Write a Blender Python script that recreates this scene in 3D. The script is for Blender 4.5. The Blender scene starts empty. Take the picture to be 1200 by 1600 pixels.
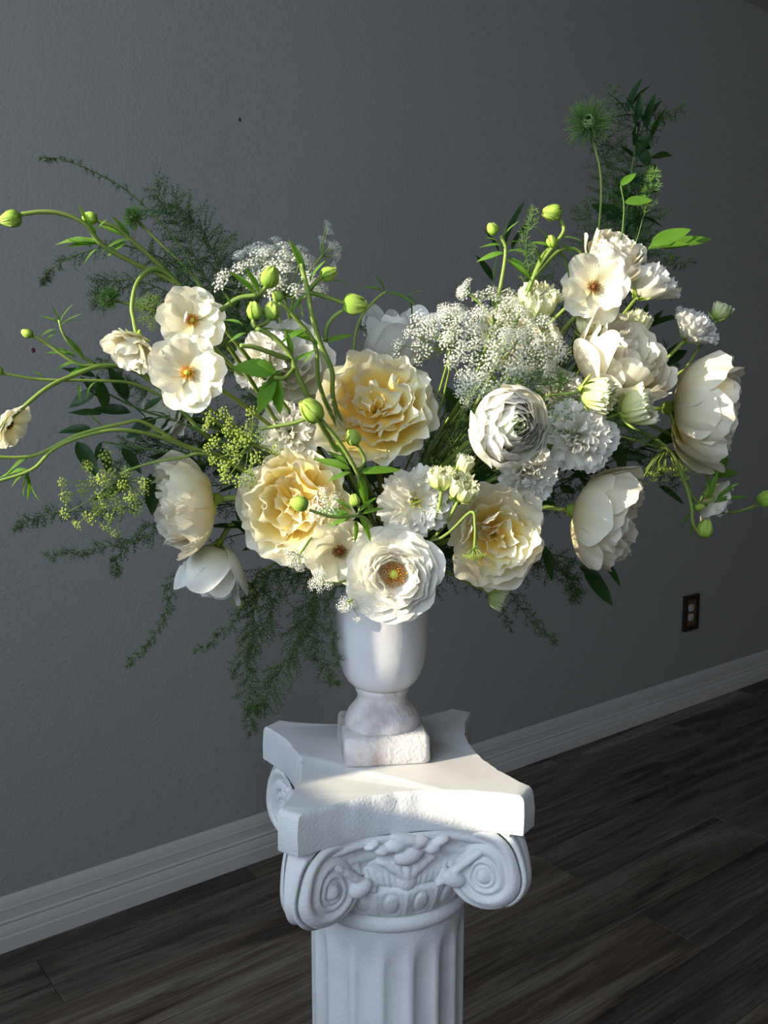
import bpy, math, random
from mathutils import Vector, Matrix, Quaternion, noise

# ------------------------------------------------------------------ camera, sky, sun, exposure
FPX = 1424.0                      # focal length in pixels of the 1200 x 1600 frame
PITCH = math.radians(7.6)
EYE = 1.30
HEAD = math.radians(52.2)         # heading, measured from the direction the back wall runs
scene = bpy.context.scene
cam_data = bpy.data.cameras.new('camera')
cam_data.sensor_fit = 'HORIZONTAL'
cam_data.sensor_width = 36.0
cam_data.lens = 36.0 * FPX / 1200.0
cam_data.clip_start = 0.02
cam = bpy.data.objects.new('camera', cam_data)
scene.collection.objects.link(cam)
cam.location = (0, 0, EYE)
cam.rotation_euler = (math.pi / 2 - PITCH, 0, HEAD - math.pi / 2)
scene.camera = cam

world = bpy.data.worlds.new('sky')
scene.world = world
world.use_nodes = True
wn = world.node_tree.nodes
wn['Background'].inputs['Color'].default_value = (0.70, 0.83, 1.0, 1)
wn['Background'].inputs['Strength'].default_value = 6.9

SUN_EL = math.radians(17.7)
SUN_AZ = math.radians(-11.5)      # travel direction of the sunlight from +X
SUN_DIR = Vector((math.cos(SUN_EL) * math.cos(SUN_AZ), math.cos(SUN_EL) * math.sin(SUN_AZ), -math.sin(SUN_EL)))
sun_data = bpy.data.lights.new('sun', 'SUN')
sun_data.energy = 9.0
sun_data.color = (1.0, 0.87, 0.65)
sun_data.angle = math.radians(0.35)
sun = bpy.data.objects.new('sun', sun_data)
scene.collection.objects.link(sun)
sun.location = (-4, 2.5, 4)
sun.rotation_euler = (-SUN_DIR).to_track_quat('Z', 'Y').to_euler()

vs = scene.view_settings
vs.view_transform = 'Standard'
vs.look = 'None'
vs.gamma = 1.0
vs.use_curve_mapping = False
vs.exposure = 0.0

# ------------------------------------------------------------------ helpers
RND = random.Random(7)
FWD = Vector((math.cos(HEAD), math.sin(HEAD), 0))
RGT = Vector((math.sin(HEAD), -math.cos(HEAD), 0))
UP = Vector((0, 0, 1))
F0, KS = 0.892, 0.494             # the vertical plane where the sunlight starts: F = F0 + KS * R

def pt(u, v, d=0.0):
    """World point seen at photo position (u, v), d metres behind (+) or before (-) the sun plane."""
    x = (u - 600) / FPX
    yd = (v - 800) / FPX
    fo = math.cos(PITCH) - yd * math.sin(PITCH)
    up = -(math.sin(PITCH) + yd * math.cos(PITCH))
    t = (F0 + d) / (fo - KS * x)
    return Vector((0, 0, EYE)) + (FWD * fo + RGT * x + UP * up) * t

def depth(p):
    q = p - Vector((0, 0, EYE))
    return q.dot(FWD) * math.cos(PITCH) - q.z * math.sin(PITCH)

def px(n, p):
    """n photo pixels as metres at the distance of p."""
    return n * depth(p) / FPX

def vd(r, u, t):
    """Direction from right, up and towards-the-camera components."""
    return (RGT * r + UP * u - FWD * t).normalized()

def link(o):
    scene.collection.objects.link(o)
    return o

def tag(o, label=None, cat=None, group=None, kind=None):
    if label: o['label'] = label
    if cat: o['category'] = cat
    if group: o['group'] = group
    if kind: o['kind'] = kind
    return o

def empty(name, loc=(0, 0, 0), rz=0.0):
    o = bpy.data.objects.new(name, None)
    o.empty_display_size = 0.02
    o.location = loc
    o.rotation_euler = (0, 0, rz)
    return link(o)

def make_mesh(name, verts, faces, mat, smooth=True, uvs=None):
    me = bpy.data.meshes.new(name)
    me.from_pydata([tuple(v) for v in verts], [], faces)
    if uvs is not None:
        ul = me.uv_layers.new(name='UVMap')
        idx = [0] * len(me.loops)
        me.loops.foreach_get('vertex_index', idx)
        flat = []
        for i in idx:
            flat += uvs[i]
        ul.data.foreach_set('uv', flat)
    if smooth:
        me.polygons.foreach_set('use_smooth', [True] * len(me.polygons))
    me.materials.append(mat)
    me.update()
    return me

def place(name, me, parent=None, mat4=None):
    o = bpy.data.objects.new(name, me)
    link(o)
    if parent: o.parent = parent
    if mat4 is not None: o.matrix_local = mat4
    return o

class MB:
    """Collects shapes into one mesh."""
    def __init__(self):
        self.v, self.f, self.uv = [], [], []
    def add(self, verts, faces, uvs=None):
        n = len(self.v)
        self.v += [Vector(q) for q in verts]
        self.f += [tuple(i + n for i in fc) for fc in faces]
        self.uv += uvs if uvs is not None else [(0.5, 0.5)] * len(verts)
    def box(self, x0, x1, y0, y1, z0, z1):
        self.add([(x0, y0, z0), (x1, y0, z0), (x1, y1, z0), (x0, y1, z0), (x0, y0, z1), (x1, y0, z1), (x1, y1, z1), (x0, y1, z1)],
                 [(3, 2, 1, 0), (4, 5, 6, 7), (0, 1, 5, 4), (1, 2, 6, 5), (2, 3, 7, 6), (3, 0, 4, 7)])
    def tube(self, pts, r0, r1=None, n=6, cap=True):
        if r1 is None: r1 = r0
        L = len(pts)
        base = len(self.v)
        t = (pts[1] - pts[0]).normalized()
        nrm = t.orthogonal().normalized()
        for i, p in enumerate(pts):
            if i == 0: tt = pts[1] - pts[0]
            elif i == L - 1: tt = pts[-1] - pts[-2]
            else: tt = pts[i + 1] - pts[i - 1]
            if tt.length > 1e-9: t = tt.normalized()
            nrm = (nrm - t * nrm.dot(t))
            nrm = nrm.normalized() if nrm.length > 1e-6 else t.orthogonal().normalized()
            b = t.cross(nrm)
            r = r0 + (r1 - r0) * i / (L - 1)
            for k in range(n):
                a = 2 * math.pi * k / n
                self.v.append(p + nrm * (r * math.cos(a)) + b * (r * math.sin(a)))
                self.uv.append((k / n, i / (L - 1)))
        for i in range(L - 1):
            for k in range(n):
                a0, a1 = base + i * n + k, base + i * n + (k + 1) % n
                self.f.append((a0, a1, a1 + n, a0 + n))
        if cap:
            self.f.append(tuple(base + k for k in reversed(range(n))))
            self.f.append(tuple(base + (L - 1) * n + k for k in range(n)))
    def lathe(self, prof, n=48, fn=None, cap0=True, cap1=True):
        base = len(self.v)
        L = len(prof)
        for i, (r, z) in enumerate(prof):
            for k in range(n):
                a = 2 * math.pi * k / n
                rr, zz = (r, z) if fn is None else fn(r, z, a, i)
                self.v.append(Vector((rr * math.cos(a), rr * math.sin(a), zz)))
                self.uv.append((k / n, i / max(1, L - 1)))
        for i in range(L - 1):
            for k in range(n):
                a0, a1 = base + i * n + k, base + i * n + (k + 1) % n
                self.f.append((a0, a1, a1 + n, a0 + n))
        if cap0: self.f.append(tuple(base + k for k in reversed(range(n))))
        if cap1: self.f.append(tuple(base + (L - 1) * n + k for k in range(n)))
    def prism(self, poly, z0, z1):
        n = len(poly)
        self.add([(x, y, z0) for x, y in poly] + [(x, y, z1) for x, y in poly],
                 [tuple(reversed(range(n))), tuple(range(n, 2 * n))] + [(i, (i + 1) % n, n + (i + 1) % n, n + i) for i in range(n)])
    def ball(self, c, rx, ry=None, rz=None, nu=10, nv=7, rot=None):
        ry = rx if ry is None else ry
        rz = rx if rz is None else rz
        vs_, fs = [], []
        for j in range(nv + 1):
            th = math.pi * j / nv
            for i in range(nu):
                a = 2 * math.pi * i / nu
                q = Vector((rx * math.sin(th) * math.cos(a), ry * math.sin(th) * math.sin(a), rz * math.cos(th)))
                if rot is not None: q = rot @ q
                vs_.append(Vector(c) + q)
        for j in range(nv):
            for i in range(nu):
                a0, a1 = j * nu + i, j * nu + (i + 1) % nu
                fs.append((a0, a0 + nu, a1 + nu, a1))
        self.add(vs_, fs)
    def build(self, name, mat, parent=None, smooth=True, mat4=None):
        return place(name, make_mesh(name, self.v, self.f, mat, smooth, self.uv), parent, mat4)

def spline(P, n=8):
    """Catmull-Rom through the points."""
    P = [Vector(p) for p in P]
    if len(P) == 2:
        return [P[0].lerp(P[1], i / n) for i in range(n + 1)]
    Q = [P[0] * 2 - P[1]] + P + [P[-1] * 2 - P[-2]]
    out = []
    for i in range(1, len(Q) - 2):
        a, b, c, d = Q[i - 1], Q[i], Q[i + 1], Q[i + 2]
        for k in range(n):
            t = k / n
            out.append(0.5 * ((2 * b) + (c - a) * t + (2 * a - 5 * b + 4 * c - d) * t * t + (3 * b - a - 3 * c + d) * t ** 3))
    out.append(P[-1])
    return out

def bez(p, t):
    s = 1 - t
    return (s ** 3 * p[0][0] + 3 * s * s * t * p[1][0] + 3 * s * t * t * p[2][0] + t ** 3 * p[3][0],
            s ** 3 * p[0][1] + 3 * s * s * t * p[1][1] + 3 * s * t * t * p[2][1] + t ** 3 * p[3][1])

def frame(z, roll=0.0):
    """Rotation taking +Z to z, rolled about it."""
    return z.normalized().to_track_quat('Z', 'Y').to_matrix().to_4x4() @ Matrix.Rotation(roll, 4, 'Z')

# ------------------------------------------------------------------ materials
def new_mat(name):
    m = bpy.data.materials.new(name)
    m.use_nodes = True
    nt = m.node_tree
    return m, nt, nt.nodes, nt.links, nt.nodes['Principled BSDF']

def ramp(nodes, stops):
    r = nodes.new('ShaderNodeValToRGB')
    el = r.color_ramp.elements
    while len(el) < len(stops): el.new(0.5)
    for e, (p, c) in zip(el, stops):
        e.position = p
        e.color = (*c, 1)
    return r

def plain(name, col, rough=0.6, spec=0.3, bump=0.0, bscale=200.0, var=0.0, metal=0.0):
    m, nt, N, L, b = new_mat(name)
    b.inputs['Base Color'].default_value = (*col, 1)
    b.inputs['Roughness'].default_value = rough
    b.inputs['Specular IOR Level'].default_value = spec
    b.inputs['Metallic'].default_value = metal
    if bump or var:
        tc = N.new('ShaderNodeTexCoord')
        nz = N.new('ShaderNodeTexNoise')
        nz.inputs['Scale'].default_value = bscale
        nz.inputs['Detail'].default_value = 4
        L.new(tc.outputs['Object'], nz.inputs['Vector'])
        if bump:
            bp = N.new('ShaderNodeBump')
            bp.inputs['Strength'].default_value = bump
            bp.inputs['Distance'].default_value = 0.002
            L.new(nz.outputs['Fac'], bp.inputs['Height'])
            L.new(bp.outputs['Normal'], b.inputs['Normal'])
        if var:
            rp = ramp(N, [(0.35, tuple(c * (1 - var) for c in col)), (0.65, col)])
            L.new(nz.outputs['Fac'], rp.inputs['Fac'])
            L.new(rp.outputs['Color'], b.inputs['Base Color'])
    return m

def thin(name, stops, trans=0.35, rough=0.55, veins=0.0, tcol=None, vein_freq=60.0, jitter=0.0):
    """Petal or leaf: colour runs from base to tip (UV v), some light passes through."""
    m, nt, N, L, b = new_mat(name)
    uv = N.new('ShaderNodeUVMap')
    sp = N.new('ShaderNodeSeparateXYZ')
    L.new(uv.outputs['UV'], sp.inputs['Vector'])
    rp = ramp(N, stops)
    L.new(sp.outputs['Y'], rp.inputs['Fac'])
    col = rp.outputs['Color']
    if jitter:
        oi = N.new('ShaderNodeObjectInfo')
        hsv = N.new('ShaderNodeHueSaturation')
        mr = N.new('ShaderNodeMapRange')
        mr.inputs['To Min'].default_value = 1 - jitter
        mr.inputs['To Max'].default_value = 1 + jitter * 0.4
        L.new(oi.outputs['Random'], mr.inputs['Value'])
        L.new(mr.outputs['Result'], hsv.inputs['Value'])
        L.new(col, hsv.inputs['Color'])
        col = hsv.outputs['Color']
    L.new(col, b.inputs['Base Color'])
    b.inputs['Roughness'].default_value = rough
    b.inputs['Specular IOR Level'].default_value = 0.25
    tr = N.new('ShaderNodeBsdfTranslucent')
    if tcol is None:
        L.new(col, tr.inputs['Color'])
    else:
        mx_ = N.new('ShaderNodeMix'); mx_.data_type = 'RGBA'; mx_.blend_type = 'MULTIPLY'
        mx_.inputs['Factor'].default_value = 1.0
        L.new(col, mx_.inputs['A'])
        mx_.inputs['B'].default_value = (*tcol, 1)
        L.new(mx_.outputs['Result'], tr.inputs['Color'])
    if veins:
        wv = N.new('ShaderNodeTexNoise')
        wv.inputs['Scale'].default_value = 1.0
        wv.inputs['Detail'].default_value = 2
        mp = N.new('ShaderNodeMapping')
        mp.inputs['Scale'].default_value = (vein_freq, 2.5, 1)
        L.new(uv.outputs['UV'], mp.inputs['Vector'])
        L.new(mp.outputs['Vector'], wv.inputs['Vector'])
        bp = N.new('ShaderNodeBump')
        bp.inputs['Strength'].default_value = veins
        bp.inputs['Distance'].default_value = 0.001
        L.new(wv.outputs['Fac'], bp.inputs['Height'])
        L.new(bp.outputs['Normal'], b.inputs['Normal'])
        L.new(bp.outputs['Normal'], tr.inputs['Normal'])
    mx = N.new('ShaderNodeMixShader')
    mx.inputs['Fac'].default_value = trans
    L.new(b.outputs['BSDF'], mx.inputs[1])
    L.new(tr.outputs['BSDF'], mx.inputs[2])
    L.new(mx.outputs['Shader'], N['Material Output'].inputs['Surface'])
    return m

M = {}
M['wall'] = plain('wall_paint', (0.345, 0.340, 0.315), 0.75, 0.2, bump=0.9, bscale=120.0)
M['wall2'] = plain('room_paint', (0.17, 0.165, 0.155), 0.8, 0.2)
M['ceiling'] = plain('ceiling_paint', (0.46, 0.44, 0.41), 0.9, 0.1, bump=0.2, bscale=120)
M['trim'] = plain('trim_enamel', (0.62, 0.595, 0.555), 0.45, 0.4, bump=0.05, bscale=60)
M['gap'] = plain('joint_shadow_underlay', (0.012, 0.011, 0.010), 0.9, 0.1)
M['frame'] = plain('window_vinyl', (0.75, 0.75, 0.75), 0.5, 0.4)
M['bronze'] = plain('dark_bronze', (0.035, 0.022, 0.014), 0.45, 0.5, bump=0.2, bscale=300, metal=0.3)
M['gold'] = plain('aged_gold', (0.26, 0.16, 0.065), 0.4, 0.5, var=0.4, bscale=60, metal=0.3)
M['plastic'] = plain('white_plastic', (0.62, 0.60, 0.58), 0.4, 0.4)
M['slot'] = plain('slot_black', (0.01, 0.01, 0.01), 0.8, 0.1)
M['speck'] = plain('paint_speck', (0.16, 0.045, 0.07), 0.8, 0.1)
M['speck2'] = plain('nail_hole', (0.05, 0.045, 0.045), 0.8, 0.1)

def plaster_mat(name, col, bump, scale, dirt, rough=0.65):
    m, nt, N, L, b = new_mat(name)
    tc = N.new('ShaderNodeTexCoord')
    n1 = N.new('ShaderNodeTexNoise'); n1.inputs['Scale'].default_value = scale; n1.inputs['Detail'].default_value = 6
    n2 = N.new('ShaderNodeTexNoise'); n2.inputs['Scale'].default_value = 26; n2.inputs['Detail'].default_value = 5
    L.new(tc.outputs['Object'], n1.inputs['Vector']); L.new(tc.outputs['Object'], n2.inputs['Vector'])
    rp = ramp(N, [(0.34, dirt), (0.52, col)])
    L.new(n2.outputs['Fac'], rp.inputs['Fac'])
    L.new(rp.outputs['Color'], b.inputs['Base Color'])
    b.inputs['Roughness'].default_value = rough
    b.inputs['Specular IOR Level'].default_value = 0.3
    bp = N.new('ShaderNodeBump'); bp.inputs['Strength'].default_value = bump; bp.inputs['Distance'].default_value = 0.0015
    L.new(n1.outputs['Fac'], bp.inputs['Height']); L.new(bp.outputs['Normal'], b.inputs['Normal'])
    return m
M['plaster'] = plaster_mat('white_painted_plaster', (0.70, 0.70, 0.70), 0.45, 330, (0.65, 0.65, 0.655))
M['plaster_top'] = plaster_mat('smooth_white_plaster', (0.68, 0.68, 0.67), 0.08, 120, (0.63, 0.63, 0.62), 0.4)
M['vase'] = plaster_mat('whitewashed_bowl', (0.72, 0.71, 0.71), 0.2, 160, (0.66, 0.65, 0.655), 0.45)
M['vase_foot'] = plaster_mat('worn_whitewash', (0.66, 0.62, 0.60), 0.8, 260, (0.42, 0.36, 0.34), 0.75)

def wood_mat():
    m, nt, N, L, b = new_mat('grey_brown_vinyl_plank')
    tc = N.new('ShaderNodeTexCoord')
    oi = N.new('ShaderNodeObjectInfo')
    off = N.new('ShaderNodeVectorMath'); off.operation = 'SCALE'
    cmb = N.new('ShaderNodeCombineXYZ')
    mu = N.new('ShaderNodeMath'); mu.operation = 'MULTIPLY'; mu.inputs[1].default_value = 37.0
    L.new(oi.outputs['Random'], mu.inputs[0])
    L.new(mu.outputs[0], cmb.inputs['X']); L.new(mu.outputs[0], cmb.inputs['Y'])
    ad = N.new('ShaderNodeVectorMath'); ad.operation = 'ADD'
    L.new(tc.outputs['Object'], ad.inputs[0]); L.new(cmb.outputs['Vector'], ad.inputs[1])
    def nz(sx, sy, detail, dist):
        mp = N.new('ShaderNodeMapping'); mp.inputs['Scale'].default_value = (sx, sy, 1)
        L.new(ad.outputs['Vector'], mp.inputs['Vector'])
        n = N.new('ShaderNodeTexNoise'); n.inputs['Scale'].default_value = 1; n.inputs['Detail'].default_value = detail
        n.inputs['Distortion'].default_value = dist
        n.inputs['Roughness'].default_value = 0.62
        L.new(mp.outputs['Vector'], n.inputs['Vector'])
        return n.outputs['Fac']
    broad = ramp(N, [(0.30, (0.050, 0.036, 0.026)), (0.45, (0.125, 0.094, 0.070)), (0.57, (0.21, 0.168, 0.130)), (0.72, (0.31, 0.258, 0.208))])
    L.new(nz(1.3, 13.0, 9, 0.9), broad.inputs['Fac'])
    fine = ramp(N, [(0.35, (0.45, 0.43, 0.42)), (0.6, (1, 1, 1))])
    L.new(nz(5, 170, 5, 0.3), fine.inputs['Fac'])
    dark = ramp(N, [(0.28, (0.16, 0.14, 0.13)), (0.42, (1, 1, 1))])
    L.new(nz(1.5, 22, 8, 1.5), dark.inputs['Fac'])
    m1 = N.new('ShaderNodeMix'); m1.data_type = 'RGBA'; m1.blend_type = 'MULTIPLY'; m1.inputs['Factor'].default_value = 0.75
    L.new(broad.outputs['Color'], m1.inputs['A']); L.new(fine.outputs['Color'], m1.inputs['B'])
    m2 = N.new('ShaderNodeMix'); m2.data_type = 'RGBA'; m2.blend_type = 'MULTIPLY'; m2.inputs['Factor'].default_value = 0.9
    L.new(m1.outputs['Result'], m2.inputs['A']); L.new(dark.outputs['Color'], m2.inputs['B'])
    hs = N.new('ShaderNodeHueSaturation')
    mr = N.new('ShaderNodeMapRange'); mr.inputs['To Min'].default_value = 0.72; mr.inputs['To Max'].default_value = 1.3
    L.new(oi.outputs['Random'], mr.inputs['Value']); L.new(mr.outputs['Result'], hs.inputs['Value'])
    L.new(m2.outputs['Result'], hs.inputs['Color'])
    L.new(hs.outputs['Color'], b.inputs['Base Color'])
    b.inputs['Roughness'].default_value = 0.55
    b.inputs['Specular IOR Level'].default_value = 0.25
    bp = N.new('ShaderNodeBump'); bp.inputs['Strength'].default_value = 0.15; bp.inputs['Distance'].default_value = 0.001
    L.new(fine.outputs['Color'], bp.inputs['Height']); L.new(bp.outputs['Normal'], b.inputs['Normal'])
    return m
M['wood'] = wood_mat()

# petals, base -> tip
M['p_yellow'] = thin('petal_butter_yellow', [(0.0, (0.90, 0.58, 0.06)), (0.50, (0.91, 0.73, 0.20)), (0.74, (0.91, 0.86, 0.54)), (0.90, (0.90, 0.88, 0.76))], 0.42, veins=0.25)
M['p_cream'] = thin('petal_cream', [(0.0, (0.84, 0.68, 0.26)), (0.35, (0.90, 0.80, 0.48)), (0.7, (0.91, 0.85, 0.65)), (1.0, (0.91, 0.87, 0.74))], 0.42, veins=0.25)
M['p_white'] = thin('petal_white', [(0.0, (0.76, 0.76, 0.40)), (0.25, (0.88, 0.86, 0.70)), (0.7, (0.90, 0.885, 0.81)), (1.0, (0.90, 0.89, 0.85))], 0.42, veins=0.25)
M['p_ranun'] = thin('petal_ranunculus_white', [(0.0, (0.74, 0.74, 0.40)), (0.25, (0.90, 0.86, 0.68)), (1.0, (0.90, 0.89, 0.83))], 0.42, veins=0.2)
M['p_green'] = thin('petal_green_heart', [(0.0, (0.30, 0.42, 0.10)), (0.5, (0.50, 0.62, 0.26)), (1.0, (0.82, 0.86, 0.66))], 0.3)
M['p_butter'] = thin('petal_butterfly', [(0.0, (0.86, 0.68, 0.22)), (0.2, (0.89, 0.82, 0.54)), (0.6, (0.90, 0.87, 0.70)), (1.0, (0.90, 0.88, 0.77))], 0.42, veins=0.45, vein_freq=34)
M['p_lime'] = thin('petal_lime', [(0.0, (0.40, 0.55, 0.08)), (0.4, (0.66, 0.73, 0.22)), (0.8, (0.85, 0.86, 0.45)), (1.0, (0.90, 0.90, 0.66))], 0.33, veins=0.3)
M['p_sage'] = thin('petal_sage', [(0.0, (0.33, 0.46, 0.10)), (0.5, (0.52, 0.62, 0.24)), (1.0, (0.70, 0.75, 0.45))], 0.3, veins=0.3)
M['sepal'] = thin('sepal_green', [(0.0, (0.18, 0.36, 0.03)), (0.5, (0.34, 0.54, 0.07)), (1.0, (0.52, 0.66, 0.14))], 0.25, veins=0.3)
M['stem'] = thin('stem_green', [(0.0, (0.10, 0.17, 0.03)), (1.0, (0.29, 0.40, 0.08))], 0.12, rough=0.45)
M['stem_dark'] = thin('stem_dark_green', [(0.0, (0.06, 0.12, 0.025)), (1.0, (0.10, 0.20, 0.045))], 0.08, rough=0.5)
M['stem_brown'] = thin('stem_woody', [(0.0, (0.14, 0.11, 0.035)), (1.0, (0.20, 0.22, 0.05))], 0.05, rough=0.6)
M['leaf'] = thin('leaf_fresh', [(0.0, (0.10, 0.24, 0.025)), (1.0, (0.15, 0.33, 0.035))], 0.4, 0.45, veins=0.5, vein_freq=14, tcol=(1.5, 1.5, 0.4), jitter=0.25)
M['leaf_dark'] = thin('leaf_ruscus', [(0.0, (0.013, 0.038, 0.011)), (1.0, (0.019, 0.055, 0.014))], 0.30, 0.32, veins=0.3, vein_freq=18, tcol=(7.0, 7.5, 0.6), jitter=0.3)
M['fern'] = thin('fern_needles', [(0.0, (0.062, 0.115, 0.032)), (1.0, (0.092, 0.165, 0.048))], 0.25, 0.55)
M['fern_lit'] = thin('fern_young', [(0.0, (0.13, 0.26, 0.05)), (1.0, (0.21, 0.38, 0.09))], 0.3, 0.55)  # lighter copy of fern, sunlight put into the colour; bristle heads share it
M['lace'] = thin('lace_floret', [(0.0, (0.70, 0.74, 0.50)), (1.0, (0.93, 0.93, 0.88))], 0.3)
M['lace_green'] = thin('lime_floret', [(0.0, (0.28, 0.44, 0.06)), (1.0, (0.56, 0.66, 0.14))], 0.25)
M['stamen'] = plain('stamen_orange', (0.85, 0.36, 0.03), 0.6, 0.2, var=0.4, bscale=500)
M['stamen_brown'] = plain('stamen_brown', (0.22, 0.07, 0.02), 0.6, 0.2, var=0.4, bscale=500)
M['stamen_yellow'] = plain('stamen_yellow', (0.85, 0.68, 0.06), 0.55, 0.2)
M['pistil'] = plain('pistil_green', (0.50, 0.56, 0.08), 0.5, 0.3)
M['pink'] = plain('pink_petal_mark', (0.75, 0.16, 0.22), 0.6, 0.2)

# ------------------------------------------------------------------ the room
WALL_Y = 2.115
X0, X1, Y0 = -1.25, 6.6, -3.6
ZC = 2.795
def slab(name, x0, x1, y0, y1, z0, z1, mat, kind='structure', parent=None):
    b = MB(); b.box(x0, x1, y0, y1, z0, z1)
    o = b.build(name, mat, parent, smooth=False)
    if parent is None: o['kind'] = kind
    return o
wall_back = slab('wall_back', X0 - 0.15, X1 + 0.15, WALL_Y, WALL_Y + 0.12, 0, ZC, M['wall'])
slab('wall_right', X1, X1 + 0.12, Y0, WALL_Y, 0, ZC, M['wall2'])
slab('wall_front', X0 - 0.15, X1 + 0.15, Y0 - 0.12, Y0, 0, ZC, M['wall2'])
slab('ceiling', X0 - 0.15, X1 + 0.15, Y0 - 0.12, WALL_Y + 0.12, ZC, ZC + 0.1, M['ceiling'])

# left wall (outside the picture) with the window the sunlight comes through and an added, unseen opening behind the camera for fill light
JAMB_Y, SILL_Z = 1.10, 1.45
def window_limits():
    # jamb: the shadow line over the pedestal top traced back along the sun to the wall; sill: the same for the line on its edge
    p = pt(600, 1203, 0.020)
    t = (p.x - X0) / SUN_DIR.x
    jy = p.y - SUN_DIR.y * t
    q = pt(607, 1266, -0.062)
    t = (q.x - X0) / SUN_DIR.x
    return jy, q.z - SUN_DIR.z * t
JAMB_Y, SILL_Z = window_limits()
OPEN = [(-1.15, JAMB_Y, SILL_Z, 2.6), (-3.2, -2.45, 0.05, 2.2)]
wl = MB()
TH = 0.06
ys = [Y0, OPEN[1][0], OPEN[1][1], OPEN[0][0], OPEN[0][1], WALL_Y]
wl.box(X0 - TH, X0, ys[0], ys[1], 0, ZC)
wl.box(X0 - TH, X0, ys[2], ys[3], 0, ZC)
wl.box(X0 - TH, X0, ys[4], ys[5], 0, ZC)
for (a, b_, z0, z1) in OPEN:
    wl.box(X0 - TH, X0, a, b_, 0, z0)
    wl.box(X0 - TH, X0, a, b_, z1, ZC)
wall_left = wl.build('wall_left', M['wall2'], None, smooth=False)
wall_left['kind'] = 'structure'
for i, (a, b_, z0, z1) in enumerate(OPEN):
    w = 0.03
    fr = MB()
    fr.box(X0 - 0.055, X0 - 0.02, a - w, a, z0 - w, z1 + w)
    fr.box(X0 - 0.055, X0 - 0.02, a, b_, z0 - w, z0)
    fr.box(X0 - 0.055, X0 - 0.02, a, b_, z1, z1 + w)
    fr.box(X0 - 0.055, X0 - 0.02, b_, b_ + w, z0 - w, z1 + w)
    o = fr.build('window_%d' % (i + 1), M['frame'], None, smooth=False)
    o['kind'] = 'structure'
    pl = bpy.data.lights.new('window_portal', 'AREA')
    pl.shape = 'RECTANGLE'
    pl.size = b_ - a; pl.size_y = z1 - z0
    pl.cycles.is_portal = True
    po = bpy.data.objects.new('window_portal', pl)
    link(po)
    po.location = (X0 - 0.07, (a + b_) / 2, (z0 + z1) / 2)
    po.rotation_euler = Vector((-1, 0, 0)).to_track_quat('Z', 'Y').to_euler()
    po.rotation_euler = (math.pi / 2, 0, -math.pi / 2)

# floor: an underlay and single planks
floor = slab('floor', X0 - 0.15, X1, Y0, WALL_Y, -0.02, -0.0045, M['gap'])
PW = 0.1838
def plank_mesh(L, W):
    g, e = 0.0006, 0.0016
    b = MB()
    x0, x1, y0, y1 = g, L - g, g, W - g
    b.add([(x0, y0, -0.006), (x1, y0, -0.006), (x1, y1, -0.006), (x0, y1, -0.006),
           (x0, y0, -e), (x1, y0, -e), (x1, y1, -e), (x0, y1, -e),
           (x0 + e, y0 + e, 0), (x1 - e, y0 + e, 0), (x1 - e, y1 - e, 0), (x0 + e, y1 - e, 0)],
          [(0, 1, 5, 4), (1, 2, 6, 5), (2, 3, 7, 6), (3, 0, 4, 7), (4, 5, 9, 8), (5, 6, 10, 9), (6, 7, 11, 10), (7, 4, 8, 11), (8, 9, 10, 11)])
    return make_mesh('plank', b.v, b.f, M['wood'], smooth=False)
PL = 1.22
plank_me = plank_mesh(PL, PW)
plank_edge = plank_mesh(PL, WALL_Y - 0.004 - (1.108 + 5 * PW))
joint = {0: 1.814, 2: 1.82, 1: 1.21, 3: 1.44, 4: 1.78, 5: 1.143, -1: 2.37, -2: 1.55, -3: 2.0}
for k in range(-25, 6):
    y = 1.108 + k * PW
    jx = joint.get(k, RND.uniform(0, PL))
    x = jx - PL * math.floor((jx - X0) / PL)
    while x + PL < X1:
        place('plank', plank_edge if k == 5 else plank_me, floor, Matrix.Translation((x, y, 0)))
        x += PL

# baseboard along the back wall, moulded profile
prof = [(0, 0), (0.0165, 0), (0.0165, 0.0345), (0.0150, 0.0370), (0.0118, 0.0375), (0.0118, 0.0395), (0.0138, 0.0415), (0.0128, 0.050), (0.0102, 0.0600), (0.0080, 0.0635), (0.0080, 0.0655),
        (0.0110, 0.0675), (0.0114, 0.0700), (0.0104, 0.0730), (0.0078, 0.0745), (0.0078, 0.0985), (0.0095, 0.0990), (0.0095, 0.1010), (0.0078, 0.1020), (0.0078, 0.1045), (0.0066, 0.115), (0.0040, 0.125), (0.0018, 0.1310), (0, 0.1310)]
bb = MB()
n = len(prof)
bb.add([(X0, WALL_Y - d, z) for d, z in prof] + [(X1, WALL_Y - d, z) for d, z in prof],
       [(i, i + 1, n + i + 1, n + i) for i in range(n - 1)] + [tuple(range(n)), tuple(reversed(range(n, 2 * n)))])
o = bb.build('baseboard_back', M['trim'], None, smooth=False); o['kind'] = 'structure'
# marks on the wall
def wall_mark(name, x, z, r, mat):
    b = MB(); b.ball((x, WALL_Y, z), r, 0.0015, r * 1.3, 8, 6)
    b.build(name, mat, wall_back)
wall_mark('nail_hole', 1.183, 1.973, 0.004, M['speck2'])
wall_mark('paint_speck', 0.648, 1.389, 0.0045, M['speck'])

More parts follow.
